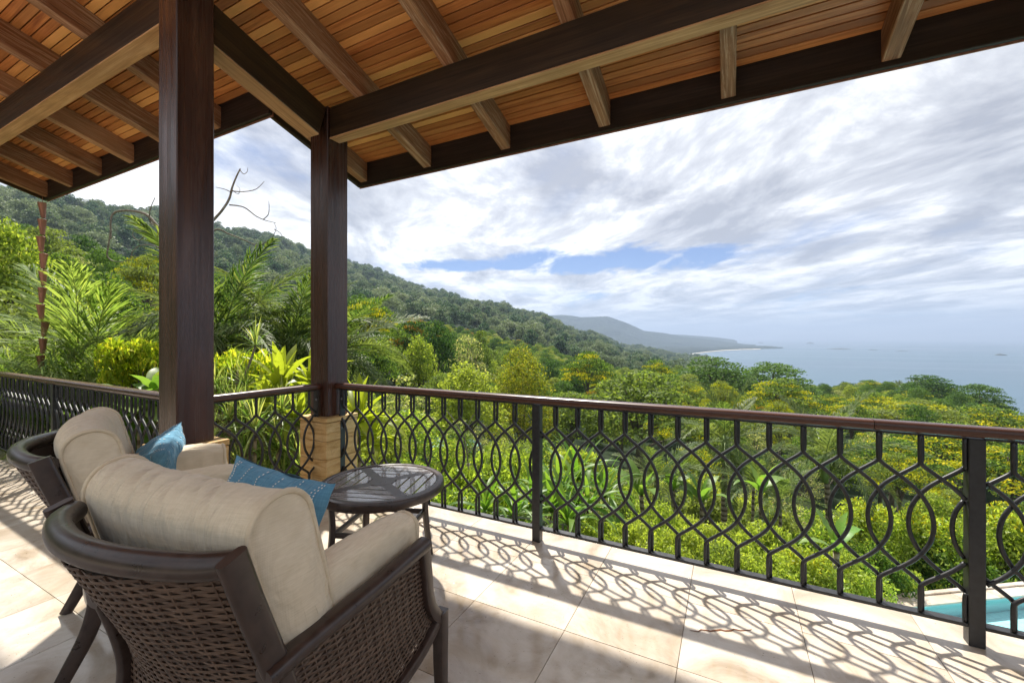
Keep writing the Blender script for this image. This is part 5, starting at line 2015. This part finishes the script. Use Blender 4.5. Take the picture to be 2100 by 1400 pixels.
BAN = [strap_mesh('leaf', 1.25, .36, b, M['lf_banana'], 20 + i, fold=.22, base_w=.35, n=12, wav=.07) for i, b in enumerate((25, 55, 85))]
BRD = [strap_mesh('leaf', .52, .26, b, M['lf_banana'], 30 + i, fold=.18, base_w=.55, n=9, wav=.06) for i, b in enumerate((40, 75, 100))]

def clump(name, px, py, Z, set_, n, sc, lab, cat='plant', el=(85, 25), group=None, stem=None, base_py=None):
    """leaves springing from one point; py is where the leaves leave the stem"""
    w = at(px, py, Z)
    gz = float(ground(w.x, w.y)[0])
    e = empty(name, (w.x, w.y, gz))
    tag(e, lab, cat, group)
    h = w.z - gz
    if h > .12:
        m_ = MB(); m_.tube(catmull([(RND.uniform(-.15, .15), RND.uniform(-.15, .15), -.2), (RND.uniform(-.06, .06), 0, h * .5), (0, 0, h)], 4), .018 if stem is None else stem, 6)
        m_.build('stem', M['palmtrunk'], e, smooth=True)
    for i in range(n):
        t = (i + .5) / n
        e_ = el[0] + (el[1] - el[0]) * t + RND.uniform(-8, 8)
        me = set_[min(len(set_) - 1, int(t * len(set_)))]
        link('leaf', me, e, (0, 0, max(h, 0)), (R(RND.uniform(-20, 20)), -R(e_), R(i * 137.5 + RND.uniform(-20, 20))), sc * RND.uniform(.75, 1.15))
    return e
for i, (px, py, Z, s_) in enumerate([(1130, 1050, 7.2, .95), (1165, 1075, 6.6, .95), (1205, 1045, 7.4, 1.0), (1150, 1010, 8.0, 1.05), (1240, 1020, 8.2, 1.0), (1185, 985, 8.8, 1.05), (1055, 1060, 6.9, .85), (995, 1050, 6.8, .8), (1090, 1030, 7.6, .9)]):
    clump('strap_leaf_plant', px, py, Z, STR, 22, s_, 'strap leaved plant below the first railing post, %s from the left of the clump' % ORD[sorted([1130, 1165, 1205, 1150, 1240, 1185, 1055, 995, 1090]).index(px)], group='strap leaved plants below the first post', el=(84, 15))
for i, (px, py, Z, s_) in enumerate([(1315, 1015, 9.2, .62), (1380, 1005, 9.8, .66), (1440, 1030, 9.2, .58)]):
    clump('banana_plant', px, py, Z, BAN, 7, s_, 'broad leaved banana plant below the middle of the railing, %s from the left' % ORD[sorted([1315, 1380, 1440]).index(px)], group='banana plants below the railing', el=(82, 35), stem=.05)
clump('banana_plant', 1715, 1130, 6.4, BAN, 5, .55, 'small banana plant poking out of the hedge near the second palm', el=(85, 40), stem=.04)
clump('banana_plant', 1560, 1010, 9.0, BAN, 5, .6, 'small banana plant between the two royal palms', el=(85, 40), stem=.04)
for i, (px, py, Z, s_, lab) in enumerate([(575, 800, 5.3, 1.05, 'golden leaved plant rising above the rail between the columns'), (640, 800, 5.6, 1.0, 'golden leaved plant behind the corner column'), (545, 850, 5.0, .8, 'golden leaved plant low behind the short railing'),
                                    (735, 870, 4.9, 1.0, 'golden leaved plant right of the corner column'), (765, 905, 5.2, .85, 'golden leaved plant beside the side table'), (720, 930, 4.7, .8, 'golden leaved plant low behind the stone base'), (612, 870, 4.9, .8, 'golden leaved plant below the rail left of the corner column'), (690, 830, 5.4, .9, 'golden leaved plant hidden behind the corner column base')]):
    clump('golden_leaf_plant', px, py, Z, GOLD, 22, s_, lab, el=(86, 12), stem=.02)
for i, (px, py, Z, s_, lab) in enumerate([(285, 850, 4.7, 1.0, 'broad leaved plant behind the left railing beside the near column'), (325, 815, 4.9, .9, 'tall broad leaved plant left of the near column'), (235, 880, 4.9, .9, 'broad leaved plant behind the left railing'), (180, 890, 5.2, .9, 'broad leaved plant left of the pillow behind the railing')]):
    clump('broad_leaf_plant', px, py, Z, BRD, 12, s_, lab, el=(75, 5), stem=.018)
# spiky rosettes
def rosette_mesh(seed, n=52, L=.42, w=.017):
    g2 = np.random.default_rng(seed)
    m_ = MB()
    for i in range(n):
        el = R(90 - 120 * (i / n) + g2.uniform(-8, 8)); az = i * 2.39996
        d = Vector((math.cos(az) * math.cos(el), math.sin(az) * math.cos(el), math.sin(el)))
        s = Vector((-math.sin(az), math.cos(az), 0))
        l = L * g2.uniform(.7, 1.15)
        m1 = d * l * .55; tip = m1 + (d + Vector((0, 0, -.35))).normalized() * l * .45
        m_.add([-s * w * .3, s * w * .3, m1 + s * w * .5, m1 - s * w * .5, tip], [(0, 1, 2, 3), (3, 2, 4)])
    return m_.mesh('leaf_rosette', M['lf_spike'])
ROS = [rosette_mesh(i) for i in range(3)]
for i, (px, py, Z, n_, lab) in enumerate([(470, 870, 4.6, 4, 'spiky dracaena beside the near column base'), (520, 885, 4.5, 4, 'spiky dracaena in the middle of the short railing'), (565, 900, 4.6, 4, 'spiky dracaena below the short railing'), (500, 830, 5.2, 4, 'spiky dracaena behind the short handrail'), (600, 940, 4.6, 4, 'spiky dracaena low beside the corner column base'), (455, 820, 5.0, 3, 'spiky dracaena half hidden by the near column')]):
    w = at(px, py, Z)
    gz = float(ground(w.x, w.y)[0])
    e = empty('dracaena', (w.x, w.y, gz)); tag(e, lab, 'plant', 'spiky dracaenas behind the short railing')
    for q in range(n_):
        dx, dy, dz = RND.uniform(-.28, .28), RND.uniform(-.28, .28), w.z - gz + RND.uniform(-.35, .2)
        m_ = MB(); m_.tube(catmull([(0, 0, -.2), (dx * .6, dy * .6, dz * .6), (dx, dy, dz)], 4), .016, 6); m_.build('stem', M['palmtrunk'], e, smooth=True)
        o = link('leaf_rosette', ROS[q % 3], e, (dx, dy, dz), (R(RND.uniform(-15, 15)), R(RND.uniform(-15, 15)), RND.uniform(0, 6)), RND.uniform(.8, 1.1))
        o['kind'] = 'stuff'
# slim dracaena on a curving pale stem
P = [at(484, 815, 5.0), at(492, 790, 5.0), at(512, 745, 5.05), at(524, 708, 5.1)]
gz = float(ground(P[0].x, P[0].y)[0])
e = empty('slim_dracaena', (P[0].x, P[0].y, gz)); tag(e, 'slim dracaena with one leaf tuft on a curving pale stem', 'plant')
O = Vector((P[0].x, P[0].y, gz))
m_ = MB(); m_.tube(catmull([(-.05, 0, -.2)] + [p - O for p in P], 5), .013, 6); m_.build('stem', M['barebark'], e, smooth=True)
o = link('leaf_rosette', ROS[0], e, P[-1] - O, sc=.85); o['kind'] = 'stuff'

# bare twisting branches
def bare(name, lab, limbs, root):
    e = empty(name, (root.x, root.y, float(ground(root.x, root.y)[0]))); tag(e, lab, 'branch', 'bare branches behind the near column')
    O = Vector(e.location)
    m_ = MB(); m_.tube(catmull([(0, 0, -.3), (.1, .05, (root.z - O.z) * .5), root - O], 5), .045, 7); m_.build('trunk', M['barebark'], e, smooth=True)
    for pts, r in limbs:
        n_ = len(pts)
        P = [at(x, y, Z) - O for x, y, Z in pts]
        C_ = catmull(P, 6)
        m_ = MB(); m_.tube(C_, [r * (1 - .65 * i / len(C_)) for i in range(len(C_))], 6); m_.build('limb', M['barebark'], e, smooth=True)
    return e
bare('bare_tree', 'bare twisting tree with curling twigs behind the near column', [
    ([(400, 560, 7), (360, 490, 7), (325, 465, 6.9), (300, 440, 6.9), (265, 432, 7), (235, 436, 7.1), (227, 455, 7.1), (228, 490, 7.1)], .030),
    ([(228, 470, 7.1), (222, 505, 7.1), (220, 525, 7.1), (232, 535, 7.1), (252, 537, 7)], .016),
    ([(325, 465, 6.9), (308, 455, 6.9), (308, 430, 6.8), (318, 405, 6.8)], .014),
    ([(330, 500, 7), (318, 480, 7), (300, 482, 7), (285, 493, 7.1), (272, 482, 7.1), (278, 468, 7.1)], .011),
    ([(345, 520, 7), (320, 505, 7), (290, 503, 7), (272, 515, 7), (268, 530, 7), (250, 537, 7)], .010),
    ([(395, 545, 7), (425, 470, 7), (455, 432, 7), (470, 408, 7.1), (476, 385, 7.1), (485, 362, 7.1), (493, 346, 7.1)], .026),
    ([(493, 350, 7.1), (500, 357, 7.1), (507, 352, 7.1), (508, 344, 7.1)], .007),
    ([(470, 420, 7.1), (500, 425, 7.2), (525, 443, 7.2), (545, 452, 7.2), (566, 457, 7.2)], .013),
    ([(540, 450, 7.2), (550, 440, 7.2), (552, 425, 7.2), (551, 412, 7.2)], .009),
    ([(476, 392, 7.1), (500, 393, 7.1), (525, 388, 7.1), (542, 372, 7.1)], .010),
    ([(476, 395, 7.1), (460, 388, 7), (442, 384, 7)], .009), ([(477, 390, 7.1), (488, 398, 7.1), (492, 388, 7.1), (485, 380, 7.1)], .006),
    ([(410, 520, 7), (440, 472, 7), (470, 480, 7.1), (500, 492, 7.2), (530, 505, 7.3)], .018),
    ([(562, 470, 7.2), (575, 478, 7.2), (578, 488, 7.2), (570, 495, 7.2)], .007), ([(530, 505, 7.3), (555, 490, 7.2), (566, 470, 7.2), (562, 457, 7.2)], .009)],
    at(400, 560, 7))

# pale bare twigs seen through the railing
bare('bare_bush', 'pale leafless twigs seen through the railing left of the first post', [
    ([(960, 950, 12), (952, 900, 12), (930, 860, 12), (905, 830, 12)], .02), ([(952, 900, 12), (965, 860, 12), (985, 835, 12)], .015), ([(945, 880, 12), (930, 875, 12), (915, 870, 12)], .01), ([(958, 930, 12), (985, 900, 12), (1000, 870, 12)], .012)],
    at(960, 950, 12))

# ------------------------------------------------------------------ pool, pond, small things in the garden
PZ = -3.28
pl = empty('swimming_pool', (4.0, 7.53, PZ), R(35.3))
tag(pl, 'pale turquoise swimming pool below the right end of the terrace', 'pool')
W2, D2 = 4.9, 2.55
m_ = MB(); m_.box((-W2, -D2, -.40), (W2, D2, -.28)); m_.build('basin', M['pooltile'], pl)
m_ = MB()
for a, b in (((-W2 - .04, -D2 - .04, -1.6), (-W2, D2 + .04, -.02)), ((W2, -D2 - .04, -1.6), (W2 + .04, D2 + .04, -.02)), ((-W2, -D2 - .04, -1.6), (W2, -D2, -.02)), ((-W2, D2, -1.6), (W2, D2 + .04, -.02))):
    m_ = MB(); m_.box(a, b); m_.build('basin_wall', M['pooltile'], pl)
m_ = MB(); m_.add([(-W2, -D2, -.06), (W2, -D2, -.06), (W2, D2, -.06), (-W2, D2, -.06)], [(0, 1, 2, 3)]); m_.build('water', M['poolwater'], pl)
n_ = 14
for i in range(n_):
    x0 = -W2 - .3 + (2 * W2 + .6) * i / n_; x1 = -W2 - .3 + (2 * W2 + .6) * (i + 1) / n_ - .006
    m_ = MB(); m_.bevbox((x0, D2 - .03, -.03), (x1, D2 + .20, .0), .004); m_.build('coping_stone', M['tile'], pl)
    m_ = MB(); m_.bevbox((x0, D2 + .206, -.2), (x1, D2 + .30, .03), .008); m_.build('kerb_stone', M['tile'], pl)
for sx in (-1, 1):
    for i in range(8):
        y0 = -D2 + (2 * D2 - .04) * i / 8; y1 = -D2 + (2 * D2 - .04) * (i + 1) / 8 - .006
        m_ = MB(); m_.bevbox((min(sx * W2 - sx * .03, sx * (W2 + .3)), y0, -.03), (max(sx * W2 - sx * .03, sx * (W2 + .3)), y1, 0), .004); m_.build('coping_stone', M['tile'], pl)

w = at(915, 907, 30)
m_ = MB()
m_.prism([(2.4 * math.cos(a) * (1 + .1 * math.sin(3 * a)), 2.0 * math.sin(a)) for a in np.linspace(0, 2 * math.pi, 24, endpoint=False)], -3, 0)
o = m_.build('pond', M['pond'], loc=w); tag(o, 'pale green water of a small pond down the slope', kind='structure')

sr = empty('stair_rail', at(1160, 1082, 6.6)); tag(sr, 'thin grey metal stair rail down in the garden', 'handrail')
O = Vector(sr.location)
def sp(x, y, Z): return at(x, y, Z) - O
m_ = MB(); m_.sweep([sp(1020, 1056, 6.9), sp(1080, 1062, 6.8), sp(1130, 1069, 6.7), sp(1212, 1083, 6.6)], rrect(.045, .02, .004, 1)); m_.build('top_rail', M['railpaint'], sr)
for x, y in ((1030, 1060), (1062, 1063), (1095, 1066), (1125, 1071), (1155, 1076), (1182, 1081), (1210, 1086)):
    p = sp(x, y, 6.65)
    m_ = MB(); m_.tube([p, p + Vector((0, 0, -.9))], .012 if x < 1200 else .022, 6); m_.build('baluster', M['railpaint'], sr)

tw_ = MB(); tw_.bevbox((-.9, -.15, 0), (.9, .15, 2.4), .02)
w = at(-40, 800, 9.0)
o = tw_.build('garden_wall', M['terracotta'], loc=(w.x, w.y, float(ground(w.x, w.y)[0]) - .1)); o.rotation_euler.z = R(YAW); tag(o, 'terracotta garden wall at the left edge behind the railing', 'wall')
